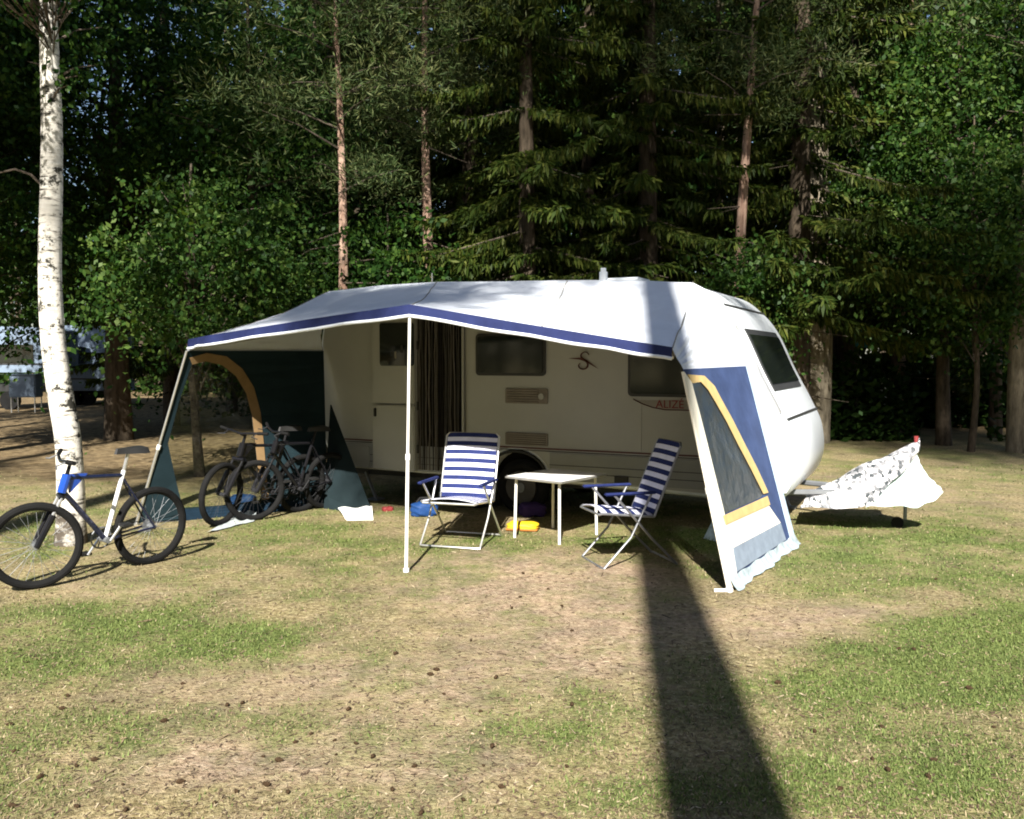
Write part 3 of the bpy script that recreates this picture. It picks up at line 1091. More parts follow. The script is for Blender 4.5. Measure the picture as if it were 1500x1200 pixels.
def awning():
    aw = empty('awning', (0, 0, 0), 0, 'white canopy awning with navy front border and two side walls on the caravan', 'awning')
    # (rear px on the wall rail, front px, front distance from the wall)
    pairs = [((472, 515), (274, 514), 2.0), ((467, 470), (274, 510), 2.0), ((467, 441), (276, 499), 2.0), ((482, 427), (300, 494), 2.04),
             ((560, 418), (450, 470), 2.3), ((640, 413), (600, 448), 2.62), ((800, 412), (760, 475), 2.36), ((930, 411.5), (890, 496), 2.12), ((1015, 414), (985, 511), 2.0),
             ((1047, 431), (991, 524), 2.0), ((1068, 455), (995, 530), 2.0), ((1083, 492), (998, 535), 2.0), ((1097, 536), (1001, 541), 2.0)]
    rear = [WALL(*p[0], .03) for p in pairs]
    front = [WALL(*p[1], p[2]) for p in pairs]
    ns, nt_ = 8, 18
    rs, fs_ = [], []
    for i in range(len(pairs) - 1):
        for k in range(ns):
            t = k / ns
            rs.append(rear[i].lerp(rear[i + 1], t))
            fs_.append(front[i].lerp(front[i + 1], t))
    rs.append(rear[-1])
    fs_.append(front[-1])
    rng = np.random.default_rng(2)
    vs, fc = [], []
    K = len(rs)
    for i in range(K):
        for j in range(nt_ + 1):
            t = j / nt_
            p = rs[i].lerp(fs_[i], t)
            u = i / (K - 1)
            sag = .05 * 4 * t * (1 - t)
            wr = (float(fbm(u * 40, t * 3, 1.0, 8, 3)) - .5) * .07 * math.sin(PI * t) ** .5 if 0 < t < 1 else 0
            if u > .72:
                # pulled folds running down the corner
                wr += .040 * math.sin(u * 150 + t * 4) * t * (1 - t) * 4 * .8
            vs.append(p + Vector((0, 0, -sag + wr)) - DY * (wr * .6))
    for i in range(K - 1):
        for j in range(nt_):
            a = i * (nt_ + 1) + j
            fc.append((a, a + 1, a + nt_ + 2, a + nt_ + 1))
    mb = MB()
    mb.add(vs, fc, M['canvas'])
    cano = mb.build('canopy', aw, smooth=True, sharp=180)
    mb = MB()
    mb.add([Vector(v) + Vector((0, 0, -.010)) + DY * .012 for v in vs], fc, M['canvas_in'])  # added dull layer that cuts bounced light under the canopy
    mb.build('bounce_lining', cano, smooth=True, sharp=180)
    for iu in (3 * ns, 5 * ns, 6 * ns + 2, 8 * ns):
        mb = MB()
        mb.tube([Vector(vs[iu * (nt_ + 1) + j]) + Vector((0, 0, .003)) for j in range(nt_ + 1)], .006, M['canvas_in'], 5, flat=.6)
        mb.build('seam', cano)
    # front border: navy band and white welt below it
    i0, i1 = 2 * ns, 8 * ns
    fr = fs_[i0:i1 + 1]
    mb, mw = MB(), MB()
    vs, fc = [], []
    n = len(fr)
    for k, p in enumerate(fr):
        u = k / (n - 1)
        h = .068 + .012 * math.sin(k * .9) * .4
        o = -DY * (.012 + .010 * math.sin(k * 1.7))
        vs += [p + o * .2 + Vector((0, 0, .012)), p + o + Vector((0, 0, -h * .5)), p + o + Vector((0, 0, -h))]
    for k in range(n - 1):
        for j in range(2):
            a = k * 3 + j
            fc.append((a, a + 1, a + 4, a + 3))
    mb.add(vs, fc, M['navy'])
    mb.build('valance', aw, smooth=True, sharp=180)
    mw.tube([Vector(vs[k * 3 + 2]) + Vector((0, 0, -.012)) for k in range(n)], .014, M['canvas'], 8)
    mw.build('piping', aw, smooth=True)

    # ---- right-hand side wall
    TF, BF = WALL(1001, 541, 2.0), G(1071, 866)
    TR, BR = WALL(1097, 536, .05), G(1166, 797)
    bul = DX * .0

    def SR(s, t):
        p = (TF.lerp(TR, s)).lerp(BF.lerp(BR, s), t)
        return p + DX * (.10 * math.sin(PI * min(max(t, 0), 1)) * min(max(s, 0), 1) ** 2 * 0.0) + Vector((0, 0, 0))
    q = lambda pts: [newton_st(SR, *p) for p in pts]
    win = q([(1013, 562), (1025, 560), (1036, 572), (1048, 592), (1064, 620), (1081, 654), (1100, 690), (1117, 724), (1114, 729), (1090, 740), (1060, 753), (1050, 715), (1034, 650),
             (1022, 602)])
    outer = densify([(0, 0), (1, 0), (1, 1), (0, 1)], 10)
    mb = MB()
    sheet(mb, SR, [outer, win], 0, M['blue'])
    pale = q([(1099, 541), (1108, 541), (1166, 792), (1154, 797)])
    gl = densify([(1 - .07, .0), (.998, 0), (.998, .999), (1 - .085, .999)], 10)
    sheet(mb, SR, [gl], -.010, M['lightblue'])
    white = q([(1061, 768), (1124, 740), (1142, 766), (1072, 803)])
    sheet(mb, SR, [densify(white, 4)], -.010, M['buff'])
    grey = q([(1072, 803), (1142, 766), (1150, 791), (1078, 838)])
    sheet(mb, SR, [densify(grey, 4)], -.010, M['grey'])
    strip = q([(1001, 545), (1012, 560), (1023, 602), (1035, 650), (1051, 715), (1061, 756), (1072, 803), (1079, 845), (1074, 862), (1065, 858), (1050, 780), (1030, 680), (1012, 600)])
    sheet(mb, SR, [strip], -.008, M['buff'])
    sw = mb.build('side_wall', aw, label='sunlit blue side wall with a tall smoked window and ochre trim')
    mb = MB()
    sheet(mb, SR, [win], -.002, M['film'], .002)
    mb.build('window_film', sw)
    mb = MB()
    tr_in = q([(1013, 562), (1025, 560), (1036, 572), (1048, 592), (1064, 620), (1081, 654), (1100, 690), (1117, 724)])
    tr_out = q([(1005, 549), (1030, 551), (1045, 566), (1056, 587), (1071, 614), (1088, 648), (1107, 685), (1124, 722)])
    sheet(mb, SR, [tr_in + tr_out[::-1]], -.012, M['yellow'])
    sheet(mb, SR, [densify(q([(1057, 756), (1122, 727), (1126, 740), (1061, 769)]), 4)], -.016, M['yellow'])
    mb.build('window_trim', sw)
    # wavy pale mud flap along the bottom
    mb = MB()
    vs, fc = [], []
    n = 40
    nrm = (BF - BR).cross(Vector((0, 0, 1))).normalized()
    if nrm.x < 0:
        nrm = -nrm
    for k in range(n + 1):
        s = k / n
        a = SR(s, .945 + .004 * math.sin(k * .8))
        b = SR(s, 1.0)
        w = .009 * math.sin(k * 1.1) + .012 * math.sin(k * .37 + 1)
        vs += [a + nrm * .012, a.lerp(b, .5) + nrm * (.025 + w * .5), Vector((b.x, b.y, .012)) + nrm * (.04 + w), Vector((b.x, b.y, .010)) + nrm * (.050 + w * 1.2)]
    for k in range(n):
        for j in range(3):
            a = k * 4 + j
            fc.append((a, a + 1, a + 5, a + 4))
    mb.add(vs, fc, M['mud'])
    mb.build('mud_flap', sw, smooth=True, sharp=180)
    # loose pale flap lying inside at the foot of this wall
    p0, p1, p2, p3 = G(1046, 758, .18), G(1030, 790), G(1060, 797), G(1058, 775, .1)
    mb = MB()
    pts = [p0, p1, p2, p3]
    mb.add(pts + [p + Vector((0, 0, .004)) for p in pts], [(0, 1, 2, 3), (7, 6, 5, 4), (0, 4, 5, 1), (1, 5, 6, 2), (2, 6, 7, 3), (3, 7, 4, 0)], M['mud'])
    mb.build('inner_flap', sw)

    # ---- left-hand side wall, seen from inside
    TF2, BF2 = WALL(276, 514, 2.0), G(199, 770)
    TR2, BR2 = WALL(474, 514, .03), G(480, 744)

    def SL(s, t):
        return (TF2.lerp(TR2, s)).lerp(BF2.lerp(BR2, s), t) + Vector((0, 0, 0))
    q2 = lambda pts: [newton_st(SL, *p) for p in pts]
    wpx = [(281, 534), (300, 529), (325, 535), (345, 551), (360, 576), (369, 610), (374, 655), (379, 700), (384, 732), (330, 740), (268, 744), (258, 705), (246, 650), (262, 590)]
    win = q2(wpx)
    mb = MB()
    outer = densify([(0, 0), (1, 0), (1, .985), (0, .985)], 10)
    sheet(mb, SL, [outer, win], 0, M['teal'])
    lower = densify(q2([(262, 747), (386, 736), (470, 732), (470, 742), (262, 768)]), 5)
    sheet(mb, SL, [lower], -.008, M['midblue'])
    s2 = mb.build('side_wall', aw, label='shaded dark teal side wall with a big arched window')
    mb = MB()
    sheet(mb, SL, [win], .001, M['clear'], .002)
    mb.build('window_film', s2)
    mb = MB()
    arc = wpx[:9]
    oarc = [(277, 524), (302, 517), (331, 522), (354, 540), (371, 567), (381, 604), (386, 650), (390, 698), (394, 731)]
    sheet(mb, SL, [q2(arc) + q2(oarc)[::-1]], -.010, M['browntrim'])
    mb.build('window_trim', s2)
    mb = MB()
    sheet(mb, SL, [q2([(476, 690), (490, 690), (491, 710), (476, 710)])], -.012, M['grey'])
    mb.build('patch', s2)
    fa, fb, fc_, fd = WALL(484, 590, .12), G(474, 747), G(512, 757, .01), G(545, 752, .02)
    def SF(s, t):
        return fa.lerp(fb.lerp(fd, s), t) + Vector((0, -.03 * math.sin(5 * s) * t, 0))
    mb = MB()
    sheet(mb, SF, [[(0, .02)] + [(0, k / 8) for k in range(1, 9)] + [(k / 8, 1) for k in range(1, 9)] + [(1, k / 8) for k in range(7, 0, -1)] + [(1, .02)]], 0, surf('grey_flap', (.016, .025, .028), .95, .02, var=.15, scale=5))
    mb.build('wall_flap', s2)

    # ---- poles
    def pole(a, b, r, mat, foot=True):
        m_ = MB()
        mid = a.lerp(b, .45)
        m_.tube([b, mid], r * .82, mat, 10)
        m_.tube([mid, a], r, mat, 10)
        m_.tube([mid - (b - a).normalized() * .02, mid + (b - a).normalized() * .03], r * 1.35, M['whitetube'], 10)
        o = m_.build('pole', aw, smooth=True)
        if foot:
            m2 = MB()
            m2.tube([a, a + Vector((0, 0, .03))], r * 1.7, mat, 10)
            m2.build('pole_foot', o)
        return o
    pk = fs_[5 * ns]
    pole(G(595, 838), Vector((pk.x, pk.y, pk.z - .09)), .015, M['whitetube'])
    pole(G(199, 770), TF2 + Vector((-.01, -.02, 0)), .016, M['alu'])
    pole(G(1068, 868), TF + Vector((-.012, -.03, -.02)), .013, M['buff'])
    # hidden rafters holding the cloth up
    for k in (2 * ns, 5 * ns, 8 * ns):
        mb = MB()
        mb.tube([rs[k] + Vector((0, 0, -.08)), fs_[k] + Vector((0, 0, -.07))], .012, M['alu'], 8)
        mb.build('rafter', aw)
    # pegs at the right corner
    mb = MB()
    c = G(1068, 868)
    mb.tube([c + Vector((-.11, .01, .012)), c + Vector((.0, 0, .015))], .014, M['whitetube'], 6)
    mb.box(c + Vector((0, 0, .02)), (.05, .05, .04), M['whitetube'], bev=.008)
    mb.build('peg', aw)
    return aw


awning()


# ------------------------------------------------------------------ camping furniture
def strip_panel(mb, A, B, w, n, cols, bow=.02, first=0):
    """a woven panel from edge line A to edge line B, in n bands of alternate colours"""
    A, B = Vector(A), Vector(B)
    nrm = (B - A).cross(Vector((1, 0, 0))).normalized()
    for k in range(n):
        for h in range(2):
            pass
        u0, u1 = k / n, (k + 1) / n
        ring = []
        for u in (u0, u1):
            c = A.lerp(B, u)
            row = []
            for j in range(7):
                x = -w / 2 + w * j / 6
                row.append(c + Vector((x, 0, 0)) + nrm * (bow * (1 - (2 * j / 6 - 1) ** 2)))
            ring.append(row)
        vs = ring[0] + ring[1]
        vs2 = [v - nrm * .006 for v in vs]
        fs = [(j, j + 1, j + 8, j + 7) for j in range(6)] + [(j + 14, j + 21, j + 22, j + 15) for j in range(6)]
        fs += [(0, 7, 21, 14), (6, 20, 27, 13)]
        if k == 0:
            fs += [(j, j + 14, j + 15, j + 1) for j in range(6)]
        if k == n - 1:
            fs += [(j + 7, j + 8, j + 22, j + 21) for j in range(6)]
        mb.add(vs + vs2, fs, cols[(k + first) % 2])


def chair(loc_, facing, label, back_h=.74, seat_z=.42, back_lean=18, w=.50, mats=None, tube=None, name='camping_chair', nb=15, seat_tilt=6):
    """facing -y in its own space; seat front at y=-.25, back hinge at y=.2"""
    mats = mats or (M['chairnavy'], M['chairwhite'])
    tube = tube or M['alu']
    rz = math.atan2(facing[1], facing[0]) + PI / 2
    ch = empty(name, loc_, rz, label, 'chair', 'striped camping chairs beside the table')
    L = R(back_lean)
    hb = Vector((0, .20, seat_z))
    bt = hb + Vector((0, math.sin(L) * back_h, math.cos(L) * back_h))
    sf = Vector((0, -.27, seat_z + math.tan(R(seat_tilt)) * .45))
    mb = MB()
    strip_panel(mb, hb + Vector((0, 0, .02)), bt, w - .03, nb, mats, -.03)
    bk = mb.build('backrest', ch, smooth=False)
    mb = MB()
    e = Vector((w / 2, 0, 0))
    up = (bt - hb)
    mb.tube([hb - e, bt - e - up * .04, bt - e * .9, bt + e * .9, bt + e - up * .04, hb + e], .011, tube, 8)
    mb.build('back_frame', ch, smooth=True)
    mb = MB()
    strip_panel(mb, sf, hb, w - .03, 9, mats, -.03, 1)
    mb.build('seat', ch)
    mb = MB()
    mb.tube([hb - e, sf - e, sf - e * .92 + Vector((0, -.02, -.01)), sf + e * .92 + Vector((0, -.02, -.01)), sf + e, hb + e], .011, tube, 8)
    mb.build('seat_frame', ch, smooth=True)
    for sx in (-1, 1):
        x = sx * (w / 2 + .025)
        mb = MB()
        az = seat_z + .21
        mb.box((x, -.03, az), (.05, .46, .022), M['chairnavy'], bev=.009)
        mb.build('armrest', ch, smooth=True)
        mb = MB()
        mb.tube([(x, -.17, az - .01), (x * .98, .17, .24), (x * .98, .40, .012)], .0105, tube, 8)
        mb.build('leg', ch, smooth=True)
        mb = MB()
        mb.tube([(x, .16, az - .01), (x * .98, -.02, .26), (x * .98, -.26, .012)], .0105, tube, 8)
        mb.build('leg', ch, smooth=True)
    for y, nm in ((.40, 'rear'), (-.26, 'front')):
        mb = MB()
        x = (w / 2 + .025) * .98
        mb.tube([(-x, y, .012), (-x * .9, y + .01 * (1 if y > 0 else -1), .012), (x * .9, y + .01 * (1 if y > 0 else -1), .012), (x, y, .012)], .0105, tube, 8)
        mb.build('foot_bar', ch, smooth=True)
    return ch


chair((-.50, 8.36, 0), (-.29, -.957), 'upright white and navy striped recliner in full sun beside the doorway', back_h=.66, w=.55, seat_z=.38)
chair((.94, 7.56, 0), (-.96, -.28), 'navy striped chair turned sideways in the dark trunk shadow, right of the table', back_h=.66, w=.46, back_lean=22,
      tube=surf('dull_tube', (.35, .36, .38), .4, .4, metal=.8))


def table():
    z = .61
    cs = [G(750, 701, z), G(844, 708, z), G(876, 693, z), G(790, 682, z)]
    c = sum(cs, Vector()) / 4
    ux = ((cs[1] - cs[0]) + (cs[2] - cs[3])).normalized()
    rz = math.atan2(ux.y, ux.x)
    lx, ly = .66, .74
    t = empty('camping_table', (c.x, c.y, 0), rz, 'small white folding table standing between the two striped chairs', 'table')
    mb = MB()
    mb.box((0, 0, z - .011), (lx, ly, .022), M['tabletop'], bev=.006)
    top = mb.build('tabletop', t, smooth=True)
    mb = MB()
    mb.tube([(-lx / 2, -ly / 2, z - .014), (lx / 2, -ly / 2, z - .014), (lx / 2, ly / 2, z - .014), (-lx / 2, ly / 2, z - .014)], .012, M['alu'], 6, closed=True)
    mb.build('edge_trim', top, smooth=True)
    for sx in (-1, 1):
        for sy in (-1, 1):
            mb = MB()
            a = Vector((sx * (lx / 2 - .07), sy * (ly / 2 - .07), z - .02))
            mb.tube([a, Vector((a.x * 1.04, a.y * 1.04, .0))], .014, M['whitetube'], 8)
            mb.build('leg', t, smooth=True)
    return t


table()


# ------------------------------------------------------------------ odds and ends on the ground under and beside the caravan
def blob(name, c, d, mat, label, cat, seed, rz=0.0, flatb=True, parts=None, pw=.6):
    """a soft lumpy bag: rounded box with a squashed bottom and creases"""
    bm = bmesh.new()
    bmesh.ops.create_icosphere(bm, subdivisions=4, radius=1)
    rng = np.random.default_rng(seed)
    ph = rng.uniform(0, 6, 6)
    for v in bm.verts:
        x, y, z = v.co
        f = lambda a: math.copysign(abs(a) ** pw, a)
        x, y, z = f(x), f(y), f(z)
        k = 1 + .07 * math.sin(5 * x + ph[0]) * math.sin(4 * y + ph[1]) + .05 * math.sin(9 * z + 6 * x + ph[2])
        x, y, z = x * k, y * k, z * k
        v.co = (x * d[0] / 2, y * d[1] / 2, max(z, -1) * d[2] / 2 + d[2] / 2)
        if v.co.z < .004:
            v.co.z = .0
    vs = [v.co.copy() for v in bm.verts]
    fs = [[v.index for v in f.verts] for f in bm.faces]
    bm.free()
    mb = MB()
    mb.add(vs, fs, mat)
    o = mb.build(name, None, smooth=True, sharp=180)
    o.location = c
    o.rotation_euler = (0, 0, rz)
    tag(o, label, cat)
    return o


p = G(622, 757)
bag = blob('bag', (p.x, p.y, 0), (.30, .22, .17), M['bluebag'], 'bright blue bag on the grass behind the striped recliner', 'bag', 1, .2)
mb = MB()
mb.tube([(-.09, 0, .16), (-.05, 0, .21), (.05, 0, .21), (.09, 0, .16)], .012, M['black'], 6)
mb.build('strap', bag)
p = G(766, 777)
yt = blob('dinghy_bag', (p.x, p.y + .05, 0), (.32, .18, .08), M['yellowp'], 'low yellow bundle with an orange base under the table', 'bundle', 2, -.2)
mb = MB()
mb.box((0, 0, .012), (.33, .20, .024), M['orangep'], bev=.01)
mb.build('base', yt, smooth=True)
p = G(780, 757)
blob('cloth_bundle', (p.x, p.y, 0), (.30, .22, .16), M['purple'], 'dark purple bundle in the shade by the caravan wheel', 'bundle', 3)
p = G(566, 752)
blob('shoe_pile', (p.x, p.y + .1, 0), (.13, .09, .06), M['red'], 'small dull red bundle under the caravan near the white cloth', 'bundle', 5, .4)
p = G(690, 750)
blob('storage_bag', (p.x, p.y + .35, 0), (.55, .35, .28), surf('charcoal_nylon', (.03, .035, .045), .7, .2), 'dark storage bag under the caravan doorway', 'bag', 6)


def white_cloth():
    # the bright white flap lying in the sun beside the left side wall
    mb = MB()
    A = [G(495, 744, .07), G(545, 742, .08), G(547, 763), G(508, 763)]
    n = 10
    vs, fs = [], []
    for i in range(n + 1):
        for j in range(n + 1):
            u, v = i / n, j / n
            p = A[0].lerp(A[1], u).lerp(A[3].lerp(A[2], u), v)
            p.z = max(.012, p.z + .012 * math.sin(9 * u + 4 * v))
            vs.append(p)
    m_ = len(vs)
    vs += [p + Vector((0, 0, -.008)) for p in vs]
    for i in range(n):
        for j in range(n):
            a = i * (n + 1) + j
            fs += [(a, a + 1, a + n + 2, a + n + 1), (a + m_, a + n + 1 + m_, a + n + 2 + m_, a + 1 + m_)]
    for i in range(n):
        for (a, b) in ((i, i + 1), (n * (n + 1) + i, n * (n + 1) + i + 1), (i * (n + 1), (i + 1) * (n + 1)), (i * (n + 1) + n, (i + 1) * (n + 1) + n)):
            fs.append((a, b, b + m_, a + m_))
    mb.add(vs, fs, M['whitecloth'])
    tag(mb.build('white_cloth', None, smooth=True), 'bright white folded cloth lying in the sun at the foot of the teal side wall', 'cloth')
    # pale sheet lying in front of the shaded bicycle
    mb = MB()
    A = [G(345, 752, .04), G(378, 745, .05), G(372, 765), G(302, 782)]
    vs, fs = [], []
    for i in range(n + 1):
        for j in range(n + 1):
            u, v = i / n, j / n
            p = A[0].lerp(A[1], u).lerp(A[3].lerp(A[2], u), v)
            p.z = max(.01, p.z + .02 * math.sin(11 * u + 7 * v))
            vs.append(p)
    for i in range(n):
        for j in range(n):
            a = i * (n + 1) + j
            fs.append((a, a + 1, a + n + 2, a + n + 1))
    mb.add(vs, fs, surf('grey_sheet', (.42, .46, .46), .8, .1, var=.2, scale=8))
    tag(mb.build('ground_sheet', None, smooth=True), 'pale grey sheet lying crumpled on the ground below the arched window', 'sheet')
    p = G(352, 752)
    blob('blue_bundle', (p.x, p.y + .1, 0), (.30, .22, .20), M['bluebag'], 'small blue bundle behind the shaded bicycle by the arched window', 'bundle', 8)


white_cloth()


# ------------------------------------------------------------------ cover over the drawbar
def patterned():
    m, nt, out = nodes('black_white_print')
    tc = N(nt, 'ShaderNodeTexCoord')
    mp = N(nt, 'ShaderNodeMapping')
    mp.inputs['Rotation'].default_value = (0, 0, .3)
    mp.inputs['Scale'].default_value = (36, 16, 17)
    nt.links.new(tc.outputs['Object'], mp.inputs[0])
    no = N(nt, 'ShaderNodeTexVoronoi', Scale=1.0)
    no.distance = 'MANHATTAN'
    nt.links.new(mp.outputs[0], no.inputs['Vector'])
    n2 = N(nt, 'ShaderNodeTexNoise', Scale=2.2, Detail=2.0)
    nt.links.new(tc.outputs['Object'], n2.inputs['Vector'])
    ad = N(nt, 'ShaderNodeMath', operation='MULTIPLY_ADD')
    nt.links.new(no.outputs['Color'], ad.inputs[0])
    ad.inputs[1].default_value = .6
    nt.links.new(n2.outputs['Fac'], ad.inputs[2])
    r = ramp(nt, ad.outputs[0], [(.62, (.05, .06, .065)), (.74, (.26, .26, .27)), (.86, (.62, .60, .60))])
    b = N(nt, 'ShaderNodeBsdfPrincipled', Roughness=.8)
    nt.links.new(r.outputs[0], b.inputs['Base Color'])
    nt.links.new(b.outputs[0], out.inputs[0])
    return m


def drawbar_cover():
    Yc = 9.55
    n0 = len(bpy.data.objects)
    dc = empty('drawbar_cover', G(1290, 760), 0, 'black and white printed sheet draped over the drawbar with a pale cloth hanging beyond', 'cover')
    o = dc.location

    def grid(rows, mat, name, sag=.0, nn=8, thick=.004):
        """rows: list of point lists; smooth sheet through them"""
        rws = [smooth_curve(r, nn) for r in rows]
        cols = [smooth_curve([r[i] for r in rws], nn) for i in range(len(rws[0]))]
        a, b = len(cols), len(cols[0])
        vs, fs = [], []
        for i in range(a):
            for j in range(b):
                q = cols[i][j] - Vector(o)
                q = q + Vector((0, .012 * math.sin(i * .9 + j * .35), .012 * math.sin(i * .6 + j * .9)))
                vs.append(q)
        for i in range(a - 1):
            for j in range(b - 1):
                k = i * b + j
                fs.append((k, k + 1, k + b + 1, k + b))
        mb = MB()
        mb.add(vs, fs, mat)
        return mb.build(name, dc, smooth=True, sharp=180)
    # ridge climbs to the jockey wheel; the near edge hangs a little above the ground
    ridge = [AT(1180, 726, 9.35), AT(1250, 688, 9.3), AT(1300, 666, 9.15), AT(1336, 651, 9.02), AT(1346, 645, 8.98)]
    near = [AT(1172, 745, 9.0), AT(1232, 744, 8.85), AT(1266, 742, 8.7), AT(1310, 704, 8.7), AT(1342, 668, 8.85)]
    mid = [a.lerp(b, .5) + Vector((0, -.06, .03)) for a, b in zip(ridge, near)]
    far = [p + Vector((.15, .55, -.2 - .5 * max(0, p.z - .5))) for p in ridge]
    grid([near, mid, ridge, far], patterned(), 'printed_sheet')
    ra = [AT(1268, 744, 8.68), AT(1300, 741, 8.68), AT(1332, 743, 8.68), AT(1360, 738, 8.7), AT(1381, 722, 8.75)]
    rb = [AT(1290, 716, 8.75), AT(1313, 704, 8.78), AT(1336, 702, 8.82), AT(1356, 712, 8.8), AT(1378, 715, 8.82)]
    rc = [AT(1315, 690, 8.82), AT(1325, 684, 8.85), AT(1336, 682, 8.87), AT(1344, 690, 8.87), AT(1368, 706, 8.9)]
    rd = [AT(1338, 664, 8.9), AT(1340, 663, 8.9), AT(1342, 664, 8.9), AT(1346, 672, 8.92), AT(1352, 690, 8.95)]
    grid([ra, rb, rc, rd], M['palecloth'], 'hanging_cloth')
    mb = MB()
    mb.tube([AT(1343, 655, 9.0) - Vector(o), AT(1342, 639, 9.0) - Vector(o)], .022, M['red'], 8)
    mb.build('grip', dc)


drawbar_cover()


# ------------------------------------------------------------------ bicycles
def bicycle(rear, front, label, lean, steer, cols, saddle_h=.98, group=None):
    rear, front = Vector(rear), Vector(front)
    d = (front - rear)
    d.z = 0
    wb = d.length
    d.normalize()
    bk = empty('bicycle', (rear.x, rear.y, 0), math.atan2(d.y, d.x), label, 'bicycle', group)
    bk.rotation_euler = (lean, 0, math.atan2(d.y, d.x))
    r = .335
    A, B = Vector((0, 0, r)), Vector((wb, 0, r))
    bb = Vector((.41, 0, .29))
    seat = Vector((.27, 0, .80))
    htop = Vector((wb - .235, 0, .86))
    hbot = Vector((wb - .195, 0, .72))
    c_main, c_head, c_seat = cols

    def wheel(c, rot):
        mb = MB()
        Rm = Matrix.Rotation(rot, 3, 'Z')
        P = lambda rad, t, y=0: c + Rm @ Vector((rad * math.cos(t), y, rad * math.sin(t)))
        ts = [2 * PI * i / 40 for i in range(40)]
        mb.tube([P(r - .045, t) for t in ts], .012, M['steel'], 6, closed=True)
        for i in range(28):
            t = 2 * PI * i / 28
            s = 1 if i % 2 else -1
            mb.tube([P(.025, t + s * 1.1, .03 * s), P(r - .05, t)], .0016, M['steel'], 4, caps=False)
        mb.tube([P(0, 0, -.05), P(0, 0, .05)], .022, M['steel'], 8)
        w = mb.build('wheel', bk, smooth=True)
        mb = MB()
        mb.tube([P(r - .030, t) for t in ts], .032, M['rubber'], 10, closed=True)
        mb.build('tyre', w, smooth=True)
        return w
    wr = wheel(A, 0)
    mb = MB()
    mb.tube([A + Vector((0, -.035, 0)), A + Vector((0, -.045, 0))], [.06, .04], M['steel'], 14)
    mb.build('sprocket', wr)
    wheel(B, steer)
    mb = MB()
    mb.tube([seat, htop + Vector((0, 0, -.03))], .017, c_main, 8)
    mb.tube([bb, hbot + Vector((0, 0, .02))], .022, c_main, 8)
    mb.tube([bb, seat + Vector((-.01, 0, .04))], .019, c_seat, 8)
    for s in (-1, 1):
        mb.tube([bb + Vector((0, .03 * s, 0)), A + Vector((0, .055 * s, 0))], .010, c_main, 6)
        mb.tube([seat + Vector((0, .02 * s, -.03)), A + Vector((0, .055 * s, 0))], .009, c_main, 6)
    mb.tube([bb + Vector((0, -.05, 0)), bb + Vector((0, .05, 0))], .026, M['steel'], 10)
    fr = mb.build('frame', bk, smooth=True)
    mb = MB()
    mb.tube([hbot, htop], .034, c_head, 10)
    mb.prism([htop + Vector((-.01, .012, 0)), htop + Vector((-.16, .012, -.01)), htop + Vector((-.02, .012, -.15))], (0, -.024, 0), c_head)
    mb.build('head_tube', fr, smooth=True)
    # saddle and post
    mb = MB()
    st = Vector((.21, 0, saddle_h))
    outline = [(-.14, .07), (-.10, .08), (-.02, .055), (.06, .028), (.13, .018), (.14, 0)]
    lp = [Vector((st.x + a, b, st.z - .02)) for a, b in outline] + [Vector((st.x + a, -b, st.z - .02)) for a, b in outline[-2::-1]]
    n = len(lp)
    up = [Vector((st.x + (p.x - st.x) * .9, p.y * .75, st.z + .025)) for p in lp]
    mb.add(lp + up, [tuple(range(n))[::-1], tuple(range(n, 2 * n))] + [(i, (i + 1) % n, n + (i + 1) % n, n + i) for i in range(n)], M['black'])
    sd = mb.build('saddle', bk, smooth=True)
    mb = MB()
    mb.tube([seat, Vector((st.x + .02, 0, st.z - .02))], .014, M['silver'], 8)
    mb.build('seat_post', sd, smooth=True)
    # fork and handlebar turn with the front wheel about the head tube
    axis_ = (htop - hbot).normalized()
    Rs = Matrix.Rotation(steer, 3, axis_)
    T = lambda p: hbot + Rs @ (Vector(p) - hbot)
    # the wheel centre after steering
    mb = MB()
    Bc = B
    crown = hbot + axis_ * -.03
    Rz = Matrix.Rotation(steer, 3, 'Z')
    for s in (-1, 1):
        off = Rz @ Vector((0, .06 * s, 0))
        mb.tube([crown.lerp(Bc, .35) + off, Bc + off], [.027, .022], M['bikeblack'], 8)
        mb.tube([crown + off, crown.lerp(Bc, .45) + off], .013, M['silver'], 8)
    off = Rz @ Vector((0, .07, 0))
    mb.tube([crown - off, crown + off], .022, M['bikeblack'], 8)
    mb.build('fork', bk, smooth=True)
    mb = MB()
    stem = htop + axis_ * .08
    fwd = Rz @ Vector((.07, 0, .03))
    c = stem + fwd
    mb.tube([htop, stem, c], .016, M['bikeblack'], 8)
    h = lambda a, b, z=0: c + Rz @ Vector((b, a, z))
    mb.tube([h(-.30, -.05, .03), h(-.14, -.01, .02), h(0, 0), h(.14, -.01, .02), h(.30, -.05, .03)], .012, M['bikeblack'], 8)
    hb = mb.build('handlebar', bk, smooth=True)
    for s in (-1, 1):
        mb = MB()
        mb.tube([h(s * .30, -.05, .03), h(s * .19, -.02, .023)], .017, M['rubber'], 8)
        mb.tube([h(s * .18, -.02, .02), h(s * .17, .05, -.01), h(s * .25, .06, -.02)], .006, M['steel'], 6)
        mb.build('grip', hb, smooth=True)
    # crank, chain ring, pedals
    mb = MB()
    ring = [bb + Vector((.085 * math.cos(t), -.06, .085 * math.sin(t))) for t in [2 * PI * i / 24 for i in range(24)]]
    mb.tube(ring, .007, M['steel'], 6, closed=True)
    for i in range(5):
        t = 2 * PI * i / 5
        mb.tube([bb + Vector((0, -.06, 0)), bb + Vector((.085 * math.cos(t), -.06, .085 * math.sin(t)))], .006, M['steel'], 6)
    k1, k2 = bb + Vector((.10, -.075, -.13)), bb + Vector((-.10, .075, .13))
